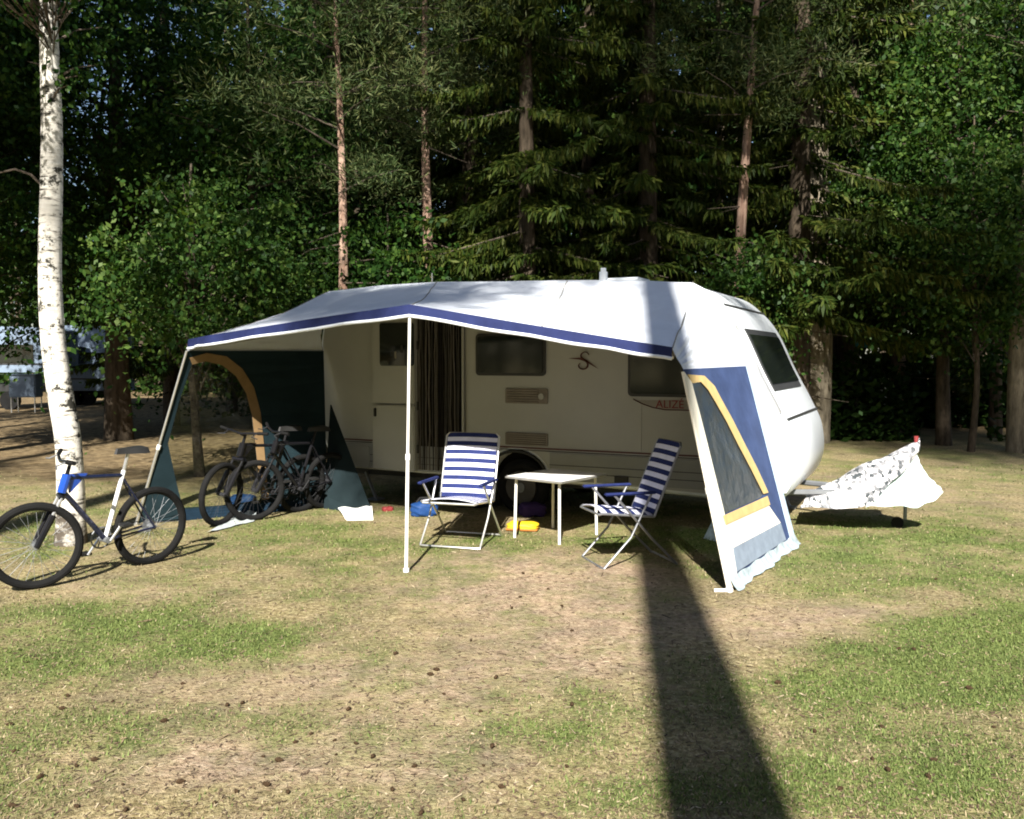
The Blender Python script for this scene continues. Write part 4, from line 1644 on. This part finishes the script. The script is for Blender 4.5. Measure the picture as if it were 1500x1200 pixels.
    mb.tube([bb + Vector((0, -.075, 0)), k1], .011, M['silver'], 8)
    mb.tube([bb + Vector((0, .075, 0)), k2], .011, M['silver'], 8)
    top = [A + Vector((0, -.05, .04)), bb + Vector((0, -.06, .085))]
    bot = [A + Vector((0, -.05, -.04)), bb + Vector((0, -.06, -.085))]
    mb.tube(top, .004, M['rubber'], 4)
    mb.tube(bot, .004, M['rubber'], 4)
    cr = mb.build('crankset', bk, smooth=True)
    for k, s in ((k1, -1), (k2, 1)):
        mb = MB()
        mb.box(k + Vector((0, .05 * s, 0)), (.09, .08, .022), M['black'], bev=.004)
        mb.build('pedal', cr)
    return bk


bicycle((-3.08, 7.46, 0), (-3.63, 6.66, 0), 'mountain bike with blue head tube and silver seat tube leaning against the birch', R(-5), R(-20),
        (M['bikenavy'], M['bikeblue'], M['white_paint']), 1.0, 'bicycles parked at the left of the awning')
METALS = (M['silver'], M['steel'])
M['silver'], M['steel'] = surf('shaded_silver', (.012, .012, .013), .5, .2), surf('shaded_steel', (.03, .03, .033), .5, .2)  # metals darkened to carry the shade on the next two bicycles
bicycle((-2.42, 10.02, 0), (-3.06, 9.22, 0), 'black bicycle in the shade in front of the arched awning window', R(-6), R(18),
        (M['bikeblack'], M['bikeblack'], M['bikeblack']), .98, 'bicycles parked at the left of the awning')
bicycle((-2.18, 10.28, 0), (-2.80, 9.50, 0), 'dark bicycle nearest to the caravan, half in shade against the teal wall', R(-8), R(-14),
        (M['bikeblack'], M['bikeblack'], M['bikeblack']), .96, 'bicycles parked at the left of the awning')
M['silver'], M['steel'] = METALS


# ------------------------------------------------------------------ trees
def leaves(P, D, Ln, Wd, rng, side=None):
    """rhombic leaf quads: base P, direction D, length, half width"""
    n = len(P)
    D = D / np.maximum(np.linalg.norm(D, axis=1, keepdims=True), 1e-6)
    rv = rng.normal(size=(n, 3)) if side is None else side
    S = np.cross(D, rv)
    S = S / np.maximum(np.linalg.norm(S, axis=1, keepdims=True), 1e-6)
    Ln, Wd = Ln[:, None], Wd[:, None]
    V_ = np.stack([P, P + D * Ln * .45 + S * Wd, P + D * Ln, P + D * Ln * .45 - S * Wd], 1).reshape(-1, 3)
    return V_, np.arange(4 * n).reshape(n, 4)


def trunk_mesh(name, path, radii, mat, parent, limbs=(), n=14):
    mb = MB()
    pts = smooth_curve(path, 5)
    rr = []
    k = len(path)
    for i in range(len(pts)):
        u = i / (len(pts) - 1) * (k - 1)
        a = min(int(u), k - 2)
        rr.append(radii[a] + (radii[a + 1] - radii[a]) * (u - a))
    mb.tube(pts, rr, mat, n)
    for lp, lr in limbs:
        mb.tube(lp, lr, mat if lr[0] > .03 else M['twig'], 5, caps=False)
    return mb.build(name, parent, smooth=True, sharp=70)


def broad_crown(rng, c, ax, ncl, per, lsz, cl=.5, trunk_at=None, shell=.55):
    """leaf clumps spread through an ellipsoid; returns leaves and twig lines"""
    d = rng.normal(size=(ncl, 3))
    d /= np.linalg.norm(d, axis=1, keepdims=True)
    rad = shell + (1 - shell) * rng.random(ncl)
    C = np.array(c) + d * rad[:, None] * np.array(ax) * (0.85 + .3 * rng.random((ncl, 1)))
    P, D = [], []
    for q in C:
        m_ = int(per * 1.35 * rng.uniform(.25, 1.5))
        s = cl * rng.uniform(.35, 1.35)
        o = rng.normal(size=(m_, 3)) * np.array([s, s, s * .42])
        o[:, 2] -= .25 * (o[:, 0] ** 2 + o[:, 1] ** 2) / s
        P.append(q + o)
        dd = rng.normal(size=(m_, 3)) * .8 + o * .6
        dd[:, 2] -= .45
        D.append(dd)
    P, D = np.concatenate(P), np.concatenate(D)
    n = len(P)
    L = lsz * (.5 + 1.1 * rng.random(n) ** 1.6)
    sd = rng.normal(size=(n, 3)) * .7
    sd[:, 2] += 0.2
    V_, F_ = leaves(P, D, L, L * .32, rng)
    return V_, F_, C


def make_broad(name, seed, H, d0, c, ax, ncl, per, lsz, mat, bark, cl=.5, lean=(0, 0)):
    rng = np.random.default_rng(seed)
    t = empty(name)
    V_, F_, C = broad_crown(rng, c, ax, ncl, per, lsz, cl)
    path = [(lean[0] * u + .12 * math.sin(3 * u + seed), lean[1] * u, H * u) for u in (0, .2, .4, .6, .8, 1)]
    path[0] = (0, 0, -.05)
    rad = [d0 / 2 * (1 - .75 * u) for u in (0, .2, .4, .6, .8, 1)]
    rad[0] *= 1.25
    limbs = []
    for q in C[:: max(1, len(C) // 40)]:
        zz = max(q[2] - rng.uniform(.3, 1.4), H * .15)
        u = min(zz / H, .97)
        a = Vector((lean[0] * u, lean[1] * u, H * u))
        b = Vector(q)
        mid = a.lerp(b, .5) + Vector((0, 0, .15))
        r0 = d0 * .16 * (1 - u * .6)
        limbs.append(([a, mid, b], [r0, r0 * .55, .008]))
    trunk_mesh('trunk', path, rad, bark, t, limbs, 12)
    fastmesh('crown', V_, F_, [mat], t)
    return t


def make_spruce(name, seed, H, d0, z0, Rr, mat, bark, dens=70, dead=True):
    rng = np.random.default_rng(seed)
    t = empty(name)
    P, D, L = [], [], []
    limbs = []
    z = z0
    while z < H - .2:
        u = (z - z0) / (H - z0)
        nb = rng.integers(4, 7)
        for b in range(nb):
            a = rng.uniform(0, 2 * PI)
            ln = Rr * (1 - u) ** .75 * rng.uniform(.65, 1.15) + .15
            m_ = int(ln * dens)
            if m_ < 6:
                continue
            s = np.sort(rng.random(m_)) ** .8
            zb = z + rng.uniform(-.15, .15)
            dr = rng.uniform(.25, .5)
            f = np.array([math.cos(a), math.sin(a), 0])
            pr = np.array([-math.sin(a), math.cos(a), 0])
            spine = f[None] * (s * ln)[:, None]
            spine[:, 2] = zb - dr * ln * s ** 1.2 + .18 * ln * s ** 3
            sg = np.where(rng.random(m_) < .5, -1, 1)[:, None]
            hang = (rng.random(m_) < .45)[:, None]
            d1 = pr[None] * sg * .8 + f[None] * .75 + np.array([0, 0, -.3]) + rng.normal(size=(m_, 3)) * .2
            d2 = np.array([0, 0, -1.0]) + f[None] * .25 + pr[None] * sg * .25 + rng.normal(size=(m_, 3)) * .2
            width = (.30 * np.sin(PI * np.clip(s, .1, .95)) * min(ln, 1.6) * .5)[:, None]
            P.append(spine + pr[None] * sg * width * rng.random((m_, 1)) + np.array([0, 0, -.05]) * rng.random((m_, 1)))
            D.append(np.where(hang, d2, d1))
            L.append(np.where(hang[:, 0], rng.uniform(.10, .26, m_), rng.uniform(.08, .20, m_)))
            if rng.random() < .5:
                q = [Vector((0, 0, zb)), Vector(f * ln * .5) + Vector((0, 0, zb - dr * ln * .4)), Vector(f * ln * .95) + Vector((0, 0, zb - dr * ln * .75))]
                limbs.append((q, [.022, .014, .005]))
        z += rng.uniform(.28, .5)
    if dead:
        for k in range(14):
            zz = rng.uniform(.8, z0)
            a = rng.uniform(0, 2 * PI)
            f = Vector((math.cos(a), math.sin(a), -.15))
            limbs.append(([Vector((0, 0, zz)), Vector((0, 0, zz)) + f * rng.uniform(.5, 1.3)], [.014, .004]))
    P, D, L = np.concatenate(P), np.concatenate(D), np.concatenate(L)
    V_, F_ = leaves(P, D, L, L * .09 + .006, rng)
    path = [(0, 0, -.05), (.02, 0, H * .25), (0, .03, H * .5), (0, 0, H * .75), (0, 0, H)]
    trunk_mesh('trunk', path, [d0 / 2 * 1.2, d0 * .44, d0 * .33, d0 * .19, .015], bark, t, limbs, 12)
    fastmesh('crown', V_, F_, [mat], t)
    return t


def make_pine(name, seed, H, d0, z0, Rr, mat, bark, ncl=60, per=170, lean=(0, 0), nsz=.17, cls=.33, low=None):
    rng = np.random.default_rng(seed)
    t = empty(name)
    P, D = [], []
    limbs = []
    for k in range(ncl):
        u = rng.random() ** .9
        zz = z0 + (H - z0) * u
        prof = math.sin(PI * min(max(.12 + .85 * u, 0), 1)) ** .7
        rr = Rr * prof * rng.uniform(.35, 1.05)
        a = rng.uniform(0, 2 * PI)
        ux = zz / H
        c = np.array([lean[0] * ux + rr * math.cos(a), lean[1] * ux + rr * math.sin(a), zz])
        st = Vector((lean[0] * ux, lean[1] * ux, zz - rng.uniform(-.1, .45)))
        if low and k < len(low):
            c = np.array(low[k])
            st = Vector((0, 0, c[2] - .1))
        limbs.append(([st, st.lerp(Vector(c), .5) + Vector((0, 0, .06)), Vector(c)], [.020, .012, .005]))
        for s in range(rng.integers(2, 5)):
            q = c + rng.normal(size=3) * np.array([.45, .45, .22])
            m_ = int(per * rng.uniform(.5, 1.3) / 2)
            o = rng.normal(size=(m_, 3)) * np.array([cls, cls, cls * .6])
            if low and k < len(low):
                m_ = int((300 if c[0] < -3 else 110) * rng.uniform(.6, 1.3))
                q = c + rng.normal(size=3) * np.array([.38, .38, .12])
                o = rng.normal(size=(m_, 3)) * np.array([.30, .30, .06])
            P.append(q + o)
            dd = rng.normal(size=(m_, 3)) + o * 2.0
            dd[:, 2] += .5
            D.append(dd)
    for k in range(12):
        zz = rng.uniform(z0 * .35, z0)
        a = rng.uniform(0, 2 * PI)
        u = zz / H
        s = Vector((lean[0] * u, lean[1] * u, zz))
        f = Vector((math.cos(a), math.sin(a), rng.uniform(-.3, .2)))
        limbs.append(([s, s + f * rng.uniform(.25, .9)], [.014, .005]))
    P, D = np.concatenate(P), np.concatenate(D)
    n = len(P)
    L = nsz * rng.uniform(.7, 1.3, n)
    V_, F_ = leaves(P, D, L, L * .055 + .003, rng)
    us = (0, .15, .35, .55, .75, 1)
    path = [(lean[0] * u + .06 * math.sin(5 * u + seed), lean[1] * u + .05 * math.sin(4 * u), H * u) for u in us]
    path[0] = (0, 0, -.05)
    trunk_mesh('trunk', path, [d0 / 2 * 1.3, d0 * .60, d0 * .46, d0 * .34, d0 * .23, .03], bark, t, limbs, 12)
    fastmesh('crown', V_, F_, [mat], t)
    return t


def place(t, px, Y, rz=0.0, s=1.0, label=None, cat='tree', group=None, X=None):
    t.location = (((px - 750) / F_PX * Y) if X is None else X, Y, 0)
    t.rotation_euler = (0, 0, rz)
    t.scale = (s, s, s)
    return tag(t, label, cat, group)


def birch():
    Y = 8.3
    base = AT(105, 799, Y)
    t = empty('birch_tree', (base.x, base.y, 0), 0, 'white barked birch with a leaning trunk and black scars, bicycle against it', 'tree')
    o = Vector((base.x, base.y, 0))
    pth = [(104, 803), (104, 765), (103, 700), (99, 640), (88, 575), (77, 490), (73, 390), (75, 290), (76, 190), (73, 95), (71, 10), (72, -120), (80, -260), (78, -420), (80, -600), (84, -800)]
    rp = [27, 23, 21, 20, 19.5, 18.5, 17.5, 17, 16, 14.5, 13, 12, 11, 9, 6, 2]
    path = [AT(a, b, Y) - o for a, b in pth]
    rad = [r * .90 / F_PX * Y for r in rp]
    rng = np.random.default_rng(77)
    limbs = []
    P, D = [], []
    # crown above the picture, plus a few low sprays
    for k in range(130):
        z = rng.uniform(5.2, 10.2)
        a = rng.uniform(0, 2 * PI)
        rr = rng.uniform(.4, 2.0) * math.sin(PI * (z - 4.0) / 7.0) ** .6
        q = Vector((path[-4].x + rr * math.cos(a), rr * math.sin(a), z))
        st = Vector((path[-4].x, 0, z - .5))
        limbs.append(([st, st.lerp(q, .6) + Vector((0, 0, .15)), q], [.012, .007, .003]))
        m_ = 55
        o_ = rng.normal(size=(m_, 3)) * np.array([.28, .28, .30])
        P.append(np.array(q) + o_)
        dd = rng.normal(size=(m_, 3)) * .5
        dd[:, 2] -= .8
        D.append(dd)
    for (px, py, dy, m_, sp) in ((120, 110, -.2, 70, .16), (145, 95, .2, 60, .18), (100, 125, -.3, 40, .12), (40, 90, .3, 40, .2), (95, 20, -.2, 60, .2), (30, 20, 0, 50, .2), (150, 40, .3, 60, .25)):
        q = AT(px, py, Y + dy) - o
        st = AT(74, py + 25, Y) - o
        limbs.append(([st, st.lerp(q, .5) + Vector((0, 0, .05)), q], [.014, .008, .003]))
        P.append(np.array(q) + rng.normal(size=(m_, 3)) * sp)
        dd = rng.normal(size=(m_, 3)) * .6
        dd[:, 2] -= .6
        D.append(dd)
    for k in range(60):
        q = Vector((rng.uniform(-.9, .7), rng.uniform(-1.9, -.6), rng.uniform(4.75, 6.2)))
        st = Vector((path[11].x, 0, q.z - .3))
        limbs.append(([st, st.lerp(q, .5) + Vector((0, 0, .15)), q], [.007, .005, .002]))
        P.append(np.array(q) + rng.normal(size=(45, 3)) * .2)
        dd = rng.normal(size=(45, 3)) * .6
        dd[:, 2] -= .6
        D.append(dd)
    # bare arching branch at the left edge
    limbs.append(([AT(60, 270, Y) - o, AT(45, 256, Y) - o, AT(22, 248, Y) - o, AT(-5, 254, Y) - o, AT(-40, 275, Y) - o], [.014, .012, .010, .008, .006]))
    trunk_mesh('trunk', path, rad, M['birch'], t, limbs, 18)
    P, D = np.concatenate(P), np.concatenate(D)
    L = rng.uniform(.04, .075, len(P))
    V_, F_ = leaves(P, D, L, L * .36, rng)
    fastmesh('crown', V_, F_, [M['leaf']], t)


birch()

# --- the forest edge behind the pitch, tree by tree
def forest():
    # broad-leaved trees
    t = make_broad('young_beech', 3, 4.6, .14, (0.2, 0, 3.1), (1.5, 1.2, 1.3), 95, 150, .085, M['leaf2'], M['twig'], .36)
    place(t, 290, 13.2, label='small bright leaved tree just beyond the left corner of the awning canopy')
    t = make_broad('maple_tree', 5, 10.5, .26, (0, 0, 5.6), (2.5, 2.0, 3.6), 170, 170, .10, M['leaf2'], M['darkbark'], .5)
    place(t, 1385, 17.8, label='bright green maple rising in the sun behind the right end of the clearing')
    t = make_broad('hazel_bush', 9, 3.4, .09, (0, 0, 2.7), (.75, .7, 1.15), 50, 140, .085, M['leaf2'], M['twig'], .32)
    place(t, 1098, 15.4, label='fresh green hazel bush between the caravan nose and the thick grey trunk', cat='shrub')
    t = make_broad('oak_tree', 12, 12.0, .5, (0, 0, 6.8), (3.4, 2.8, 3.8), 210, 170, .11, M['leaf'], M['darkbark'], .55)
    place(t, 172, 19.0, label='dark trunked oak left of the awning, standing in front of the distant caravans')
    t = make_broad('alder_tree', 15, 9.5, .2, (0, 0, 5.2), (2.2, 2.0, 3.4), 150, 170, .09, M['leaf'], M['darkbark'], .48)
    place(t, 380, 17.5, label='dense dark green alder between the oak and the first reddish pine trunk')
    t = make_broad('linden_tree', 18, 11.0, .25, (0, 0, 5.8), (2.4, 2.2, 4.2), 170, 170, .10, M['leaf'], M['darkbark'], .5)
    place(t, 1460, 19.5, label='dark linden at the right edge of the forest with one sunlit trunk')
    t = make_broad('ash_tree', 21, 10.0, .2, (0, 0, 5.4), (2.2, 2.0, 3.8), 150, 170, .095, M['leaf'], M['darkbark'], .48)
    place(t, -25, 16.5, label='shaded ash behind the white birch trunk at the left edge')
    t = make_broad('poplar_tree', 22, 15.0, .3, (0, 0, 9.8), (3.2, 2.4, 4.2), 230, 170, .11, M['leaf'], M['darkbark'], .6)
    place(t, -40, 18.5, label='tall shaded poplar at the left edge, its crown above the far caravans')
    for X, Y, rz, sc_, lab in ((-10.4, 11.5, 1.0, 1.12, 'broad dark tree at the left, just outside the picture beside the birch'),
                               (-13.6, 17.0, 2.2, 1.2, 'broad dark tree at the left, shading the far caravans'),
                               (-14.5, 24.0, 3.0, 1.0, 'broad dark tree close in front of the far pale blue caravan')):
        c = copy_tree(t)  # copies added at the left to shade the far caravans and ground
        place(c, 0, Y, rz, sc_, lab, X=X)
    t = make_broad('elder_bush', 24, 4.2, .1, (0, 0, 2.7), (1.5, 1.1, 1.5), 80, 150, .09, M['leaf'], M['twig'], .36)
    place(t, 560, 15.2, label='low dark elder between the two reddish pine trunks behind the roof', cat='shrub')
    t = make_broad('rowan_tree', 27, 6.2, .12, (0, 0, 3.9), (1.6, 1.4, 2.0), 95, 150, .085, M['leaf2'], M['darkbark'], .4)
    place(t, 1425, 16.6, label='low rowan with pale leaf sprays at the right edge of the clearing')
    # pines
    t = make_pine('pine_tree', 31, 9.5, .165, 4.7, 1.9, M['pine'], M['pinebark'], 46, 420, nsz=.12, cls=.25)
    place(t, 499, 14.5, label='olive crowned pine with a thin pinkish trunk, the left one behind the caravan roof', group='pines behind the caravan')
    t = make_pine('pine_tree', 33, 10.5, .20, 5.6, 1.7, M['pine'], M['pinebark'], 38, 420, nsz=.12, cls=.25)
    place(t, 629, 16.0, label='pine with a patchy red trunk standing directly above the awning peak', group='pines behind the caravan')
    t = make_pine('pine_tree', 35, 11.5, .19, 6.0, 1.6, M['pine'], M['pinebark'], 34, 400, lean=(.35, 0), nsz=.125, cls=.25)
    place(t, 1077, 15.5, label='slender sunlit pine leaning slightly, rising behind the caravan nose', group='pines behind the caravan')
    t = make_pine('pine_tree', 37, 11.0, .17, 6.4, 1.4, M['pine'], M['greybark'], 30, 400, nsz=.125, cls=.25)
    place(t, 1045, 17.5, label='thin grey pine trunk just left of the slender sunlit pine', group='pines behind the caravan')
    t = make_pine('pine_tree', 39, 16.0, .62, 8.5, 2.6, M['pine'], M['greybark'], 80, 180, nsz=.22)
    place(t, 1188, 18.5, label='thickest pine, its pale grey trunk lit beside the caravan nose', group='pines behind the caravan')
    t = make_pine('pine_tree', 41, 13.0, .30, 7.5, 1.8, M['pine'], M['pinebark'], 50, 180, nsz=.2)
    place(t, 1318, 23.0, label='tall pine whose trunk shows only high above the maple', group='pines behind the caravan')
    t = make_pine('pine_tree', 43, 13.0, .36, 7.0, 2.0, M['pine'], M['greybark'], 50, 180, nsz=.2)
    place(t, 1497, 16.5, label='pine with a lit trunk cut by the right edge of the picture', group='pines behind the caravan')
    # spruces
    s1 = make_spruce('spruce_tree', 51, 13.5, .34, 1.6, 2.5, M['spruce'], M['darkbark'], 210)
    place(s1, 770, 15.6, label='yellow green spruce with drooping low boughs just behind the middle of the roof', group='spruces behind the caravan')
    s2 = make_spruce('spruce_tree', 53, 15.0, .42, 2.6, 2.7, M['spruce'], M['darkbark'], 210)
    place(s2, 945, 16.4, label='dark tall spruce with a black trunk above the forward half of the roof', group='spruces behind the caravan')
    for src, px, Y, rz, s, lab in ((s2, 1168, 17.2, 2.0, 1.12, 'spruce with high hanging boughs in front of the thickest pine'),
                                   (s2, 690, 19.5, 1.0, 1.05, 'shaded spruce behind the pine with the patchy red trunk'),
                                   (s1, 860, 20.0, 3.6, 1.2, 'shaded spruce filling the gap behind the two middle spruces'),
                                   (s2, 1240, 21.5, 4.4, 1.1, 'dark spruce right of the thickest pine'),
                                   (s1, 1400, 23.5, 5.2, 1.2, 'dark spruce behind the maple and the rowan'),
                                   (s2, 580, 21.0, 2.9, 1.0, 'dark spruce behind the low elder'),
                                   (s1, 250, 23.0, .7, 1.1, 'dark spruce beyond the small bright leaved tree')):
        c = copy_tree(s1 if src is s1 else s2)
        place(c, px, Y, rz, s, lab, group='spruces behind the caravan')


forest()


def deep_forest():
    """the rest of the wood, too deep and dark to count"""
    rng = np.random.default_rng(99)
    Vs, Fs, off = [], [], 0
    TB = MB()
    spots = []
    for k in range(120):
        Y = rng.uniform(25, 62)
        X = rng.uniform(-.72, .72) * Y
        px = 750 + F_PX * X / Y
        if px < 330 and Y < 44:
            continue
        spots.append((X, Y))
    for k in range(26):
        spots.append((rng.uniform(-26, -9), rng.uniform(44, 60)))
    for k in range(70):  # unseen trees behind the camera, added to cut low sky light
        spots.append((rng.uniform(-34, 34), rng.uniform(-34, -19)))
    for k in range(26):  # unseen trees at both sides, added to dim the sky fill
        spots.append((rng.choice((-1, 1)) * rng.uniform(17, 26), rng.uniform(-18, 12)))
    for X, Y in spots:
        px = 750 + F_PX * X / max(Y, 1)
        H = rng.uniform(15, 22)
        if Y < 13:
            px, H = 750, (rng.uniform(12, 14) + (-Y - 19) * .55 if Y < -18.5 else rng.uniform(15, 20))
        if px < 340:
            H = rng.uniform(11, 16.0)
        z0 = rng.uniform(.8, 3.5)
        n = 1500
        u = rng.random(n) ** .8
        r = (1 - u * .75) * rng.uniform(2.2, 3.6) * np.sqrt(rng.random(n))
        a = rng.uniform(0, 2 * PI, n)
        P = np.stack([X + r * np.cos(a), Y + r * np.sin(a), z0 + (H - z0) * u], 1)
        P += (rng.normal(size=(n, 3)) * .2)
        D = rng.normal(size=(n, 3)) * .7
        D[:, 2] -= .5
        L = rng.uniform(.25, .6, n)
        v, f = leaves(P, D, L, L * .28, rng)
        Vs.append(v)
        Fs.append(f + off)
        off += len(v)
        TB.tube([(X, Y, -.1), (X + rng.uniform(-.2, .2), Y, H * .5), (X, Y, H * .95)], [rng.uniform(.12, .24), .12, .03], M['darkbark'], 7, caps=False)
    # undergrowth along the forest floor
    n = 60000
    Y = rng.uniform(19, 60, n)
    X = rng.uniform(-.7, .7, n) * Y
    m2 = 34000
    Y[:m2] = rng.uniform(18.5, 27, m2)
    X[:m2] = (rng.uniform(1205, 1530, m2) - 750) / F_PX * Y[:m2]
    k = fbm(X, Y, .35, 5)
    px = 750 + F_PX * X / Y
    keep = ((k > .48) | (Y > 40)) & ~((px < 400) & (Y < 40) & ~((px > 150) & (Y > 25) & (k > .5)))
    X, Y, k = X[keep], Y[keep], k[keep]
    n = len(X)
    P = np.stack([X, Y, rng.random(n) ** 1.5 * (1.5 * k + np.clip((Y - 36) * .06, 0, 1.5) + 1.2 * (px[keep] > 1190) * k)], 1)
    D = rng.normal(size=(n, 3))
    D[:, 2] = np.abs(D[:, 2]) * .6
    L = rng.uniform(.10, .28, n) * (1 + (Y > 40))
    v, f = leaves(P, D, L, L * .3, rng)
    Vs.append(v)
    Fs.append(f + off)
    V_, F_ = np.concatenate(Vs), np.concatenate(Fs)
    o = fastmesh('forest', V_, F_, [M['far']])
    tag(o, 'deep dark wood that closes the view behind the forest edge', 'forest', kind='stuff')
    tr = TB.build('forest_trunks', o)
    tr['kind'] = 'stuff'


deep_forest()


# --- the pines behind the camera: they throw the trunk shadow and keep the forest edge in shade
SUN_AZ = math.atan2(.098, .995)          # shadows run away from the camera, a touch to the right
SUN_EL = R(38)


def shade_pines():
    Yb = -6.0
    G_ = 'tall pines behind the photographer'
    first = make_pine('tall_pine', 61, 27, .50, 20.2, 3.0, M['pine'], M['pinebark'], 85, 200, nsz=.30, cls=.5, low=[(-3.9, .2, 14.85), (-3.5, -.4, 15.05), (-4.3, -.2, 14.8), (-3.7, .5, 15.2), (-1.7, -.3, 14.75), (-.3, .5, 14.75), (.35, -.3, 14.85), (1.0, .3, 14.5)])
    place(first, 0, Yb, 0.0, X=.535 + Yb * .098, label='tall pine behind the photographer whose trunk shadow crosses the clearing', group=G_)
    for x0, Y, rz, s, lab in ((-10.2, -7.5, 1.3, 1.12, 'tall pine behind the photographer shading the birch side'),
                              (-6.15, -9.5, 2.6, 1.22, 'tallest pine behind the photographer, in the second row')):
        c = copy_tree(first)
        place(c, 0, Y, rz, s, lab, group=G_, X=x0 + Y * .098)
    t = make_pine('tall_pine', 63, 23.6, .45, 18.4, 3.6, M['pine'], M['pinebark'], 90, 200, nsz=.30, cls=.5)
    place(t, 0, -8, 0, X=7.6 - .78, label='shorter pine behind the photographer shading the drawbar side', group=G_)
    c = copy_tree(t)
    place(c, 0, -8, 2.0, X=13.2, label='shorter pine behind the photographer, outermost on the drawbar side', group=G_)


shade_pines()


# ------------------------------------------------------------------ far caravans and washing
def far_caravan(px0, px1, ytop, ybot, Y, label, win, extra=False):
    a, b = AT(px0, ybot, Y), AT(px1, ytop, Y)
    w, h = b.x - a.x, b.z - a.z
    zb = a.z
    c = empty('parked_caravan', (a.x, Y, 0), 0, label, 'caravan', 'caravans parked far off under the trees')
    pr = smooth_curve([(.0, zb + .1), (.08, zb), (w - .1, zb), (w, zb + .15), (w, b.z - .3), (w - .25, b.z), (.35, b.z), (.05, b.z - .35), (0, zb + .1)], 5)[:-1]
    mb = MB()
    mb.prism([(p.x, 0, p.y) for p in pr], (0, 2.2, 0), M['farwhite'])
    mb.build('body', c)
    for (x0, x1, z0, z1) in win:
        mb = MB()
        mb.prism([(x, -.004, z) for x, z in rrect(x0 * w, x1 * w, zb + z0 * h, zb + z1 * h, .06)], (0, -.02, 0), M['glass'])
        mb.build('window', c)
    mb = MB()
    mb.box((w / 2, -.008, zb + .18 * h), (w * .96, .012, .05), M['frame_grey'])
    mb.build('stripe', c)
    for x in (.42, .60) if not extra else (.55,):
        mb = MB()
        mb.tube([(x * w, .05, .32), (x * w, .25, .32)], .32, M['rubber'], 18)
        mb.build('wheel', c, smooth=True)
    mb = MB()
    mb.box((w / 2, 1.1, (zb + .1) / 2 + .05), (w * .9, 1.6, .25), M['black'])
    mb.build('chassis', c)
    return c


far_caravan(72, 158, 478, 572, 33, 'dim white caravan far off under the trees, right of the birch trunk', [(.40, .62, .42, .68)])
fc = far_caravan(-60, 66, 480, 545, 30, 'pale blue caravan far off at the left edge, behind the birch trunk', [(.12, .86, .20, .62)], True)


def far_tent():
    c = AT(30, 548, 28.5)
    t = empty('camp_kitchen', (c.x, 28.5, 0), 0, 'pale blue box shaped camp cupboard in front of the far caravan at the left edge', 'cupboard')
    mb = MB()
    mb.box((0, .3, .85), (.86, .5, .72), M['farwhite'], bev=.03)
    mb.build('cabinet', t)
    mb = MB()
    mb.box((0, .3, 1.23), (.95, .56, .035), M['farwhite'], bev=.008)
    mb.build('worktop', t)
    for sx in (-.38, .38):
        for y in (.1, .5):
            mb = MB()
            mb.tube([(sx, y, 0), (sx, y, .5)], .022, M['alu'], 6)
            mb.build('leg', t)


far_tent()


def washing():
    Y = 21
    a, b = AT(1248, 464, Y), AT(1285, 506, Y)
    mb = MB()

    def hang(px0, px1, py0, py1, mat, seed, taper=0.0):
        p, q = AT(px0, py0, Y), AT(px1, py1, Y)
        n = 10
        vs, fs = [], []
        for i in range(n + 1):
            for j in range(n + 1):
                u, v = i / n, j / n
                k = 1 - taper * v
                x = (p.x + q.x) / 2 + (u - .5) * (q.x - p.x) * k
                vs.append((x, Y + .05 * math.sin(7 * u + seed) * (.3 + v), p.z + (q.z - p.z) * v - .02 * math.sin(PI * u)))
        for i in range(n):
            for j in range(n):
                a_ = i * (n + 1) + j
                fs.append((a_, a_ + 1, a_ + n + 2, a_ + n + 1))
        m_ = MB()
        m_.add(vs, fs, mat)
        return m_
    o = hang(1251, 1280, 468, 508, M['cyan'], 0, .2).build('hanging_towel', None, smooth=True, sharp=180)
    tag(o, 'turquoise cloth hanging among the dark trunks right of the thickest pine', 'towel')
    o = hang(1289, 1304, 552, 592, M['whitecloth'], 2, .55).build('hanging_cloth', None, smooth=True, sharp=180)
    tag(o, 'small white cloth hanging low in the dark woods right of the turquoise cloth', 'cloth')
    l0, l1, mid = AT(1190, 462, Y), AT(1420, 556, Y), AT(1297, 540, Y)
    mb.tube([l0, AT(1265, 469, Y), AT(1297, 552, Y), l1], .006, M['twig'], 5)
    tag(mb.build('washing_line', None), 'thin line sagging between the trunks with two cloths on it', 'line')


washing()

# ------------------------------------------------------------------ light
w = bpy.data.worlds.new('World')
sc.world = w
w.use_nodes = True
nt = w.node_tree
bg = nt.nodes['Background']
sky = nt.nodes.new('ShaderNodeTexSky')
sky.sky_type = 'NISHITA'
sky.sun_disc = False
sky.sun_elevation = SUN_EL
# direction towards the sun: behind the camera, slightly to its left
to_sun = Vector((-math.sin(SUN_AZ) * math.cos(SUN_EL), -math.cos(SUN_AZ) * math.cos(SUN_EL), math.sin(SUN_EL)))
sky.sun_rotation = math.atan2(to_sun.x, to_sun.y)
nt.links.new(sky.outputs[0], bg.inputs[0])
bg.inputs[1].default_value = 0.05
sd = bpy.data.lights.new('sun', 'SUN')
sd.energy = 5.0
sd.angle = R(.53)
sd.color = (1.0, .955, .88)
so = bpy.data.objects.new('sun', sd)
COL.objects.link(so)
so.rotation_euler = (-to_sun).to_track_quat('-Z', 'Y').to_euler()
so.location = to_sun * 60

sc.view_settings.view_transform = 'Standard'
sc.view_settings.look = 'None'
sc.view_settings.gamma = 1
sc.view_settings.use_curve_mapping = False
sc.view_settings.exposure = 1.3
sc.render.engine = 'CYCLES'
sc.cycles.max_bounces = 6
sc.cycles.transparent_max_bounces = 12
sc.cycles.use_denoising = True
sc.cycles.filter_width = 1.9
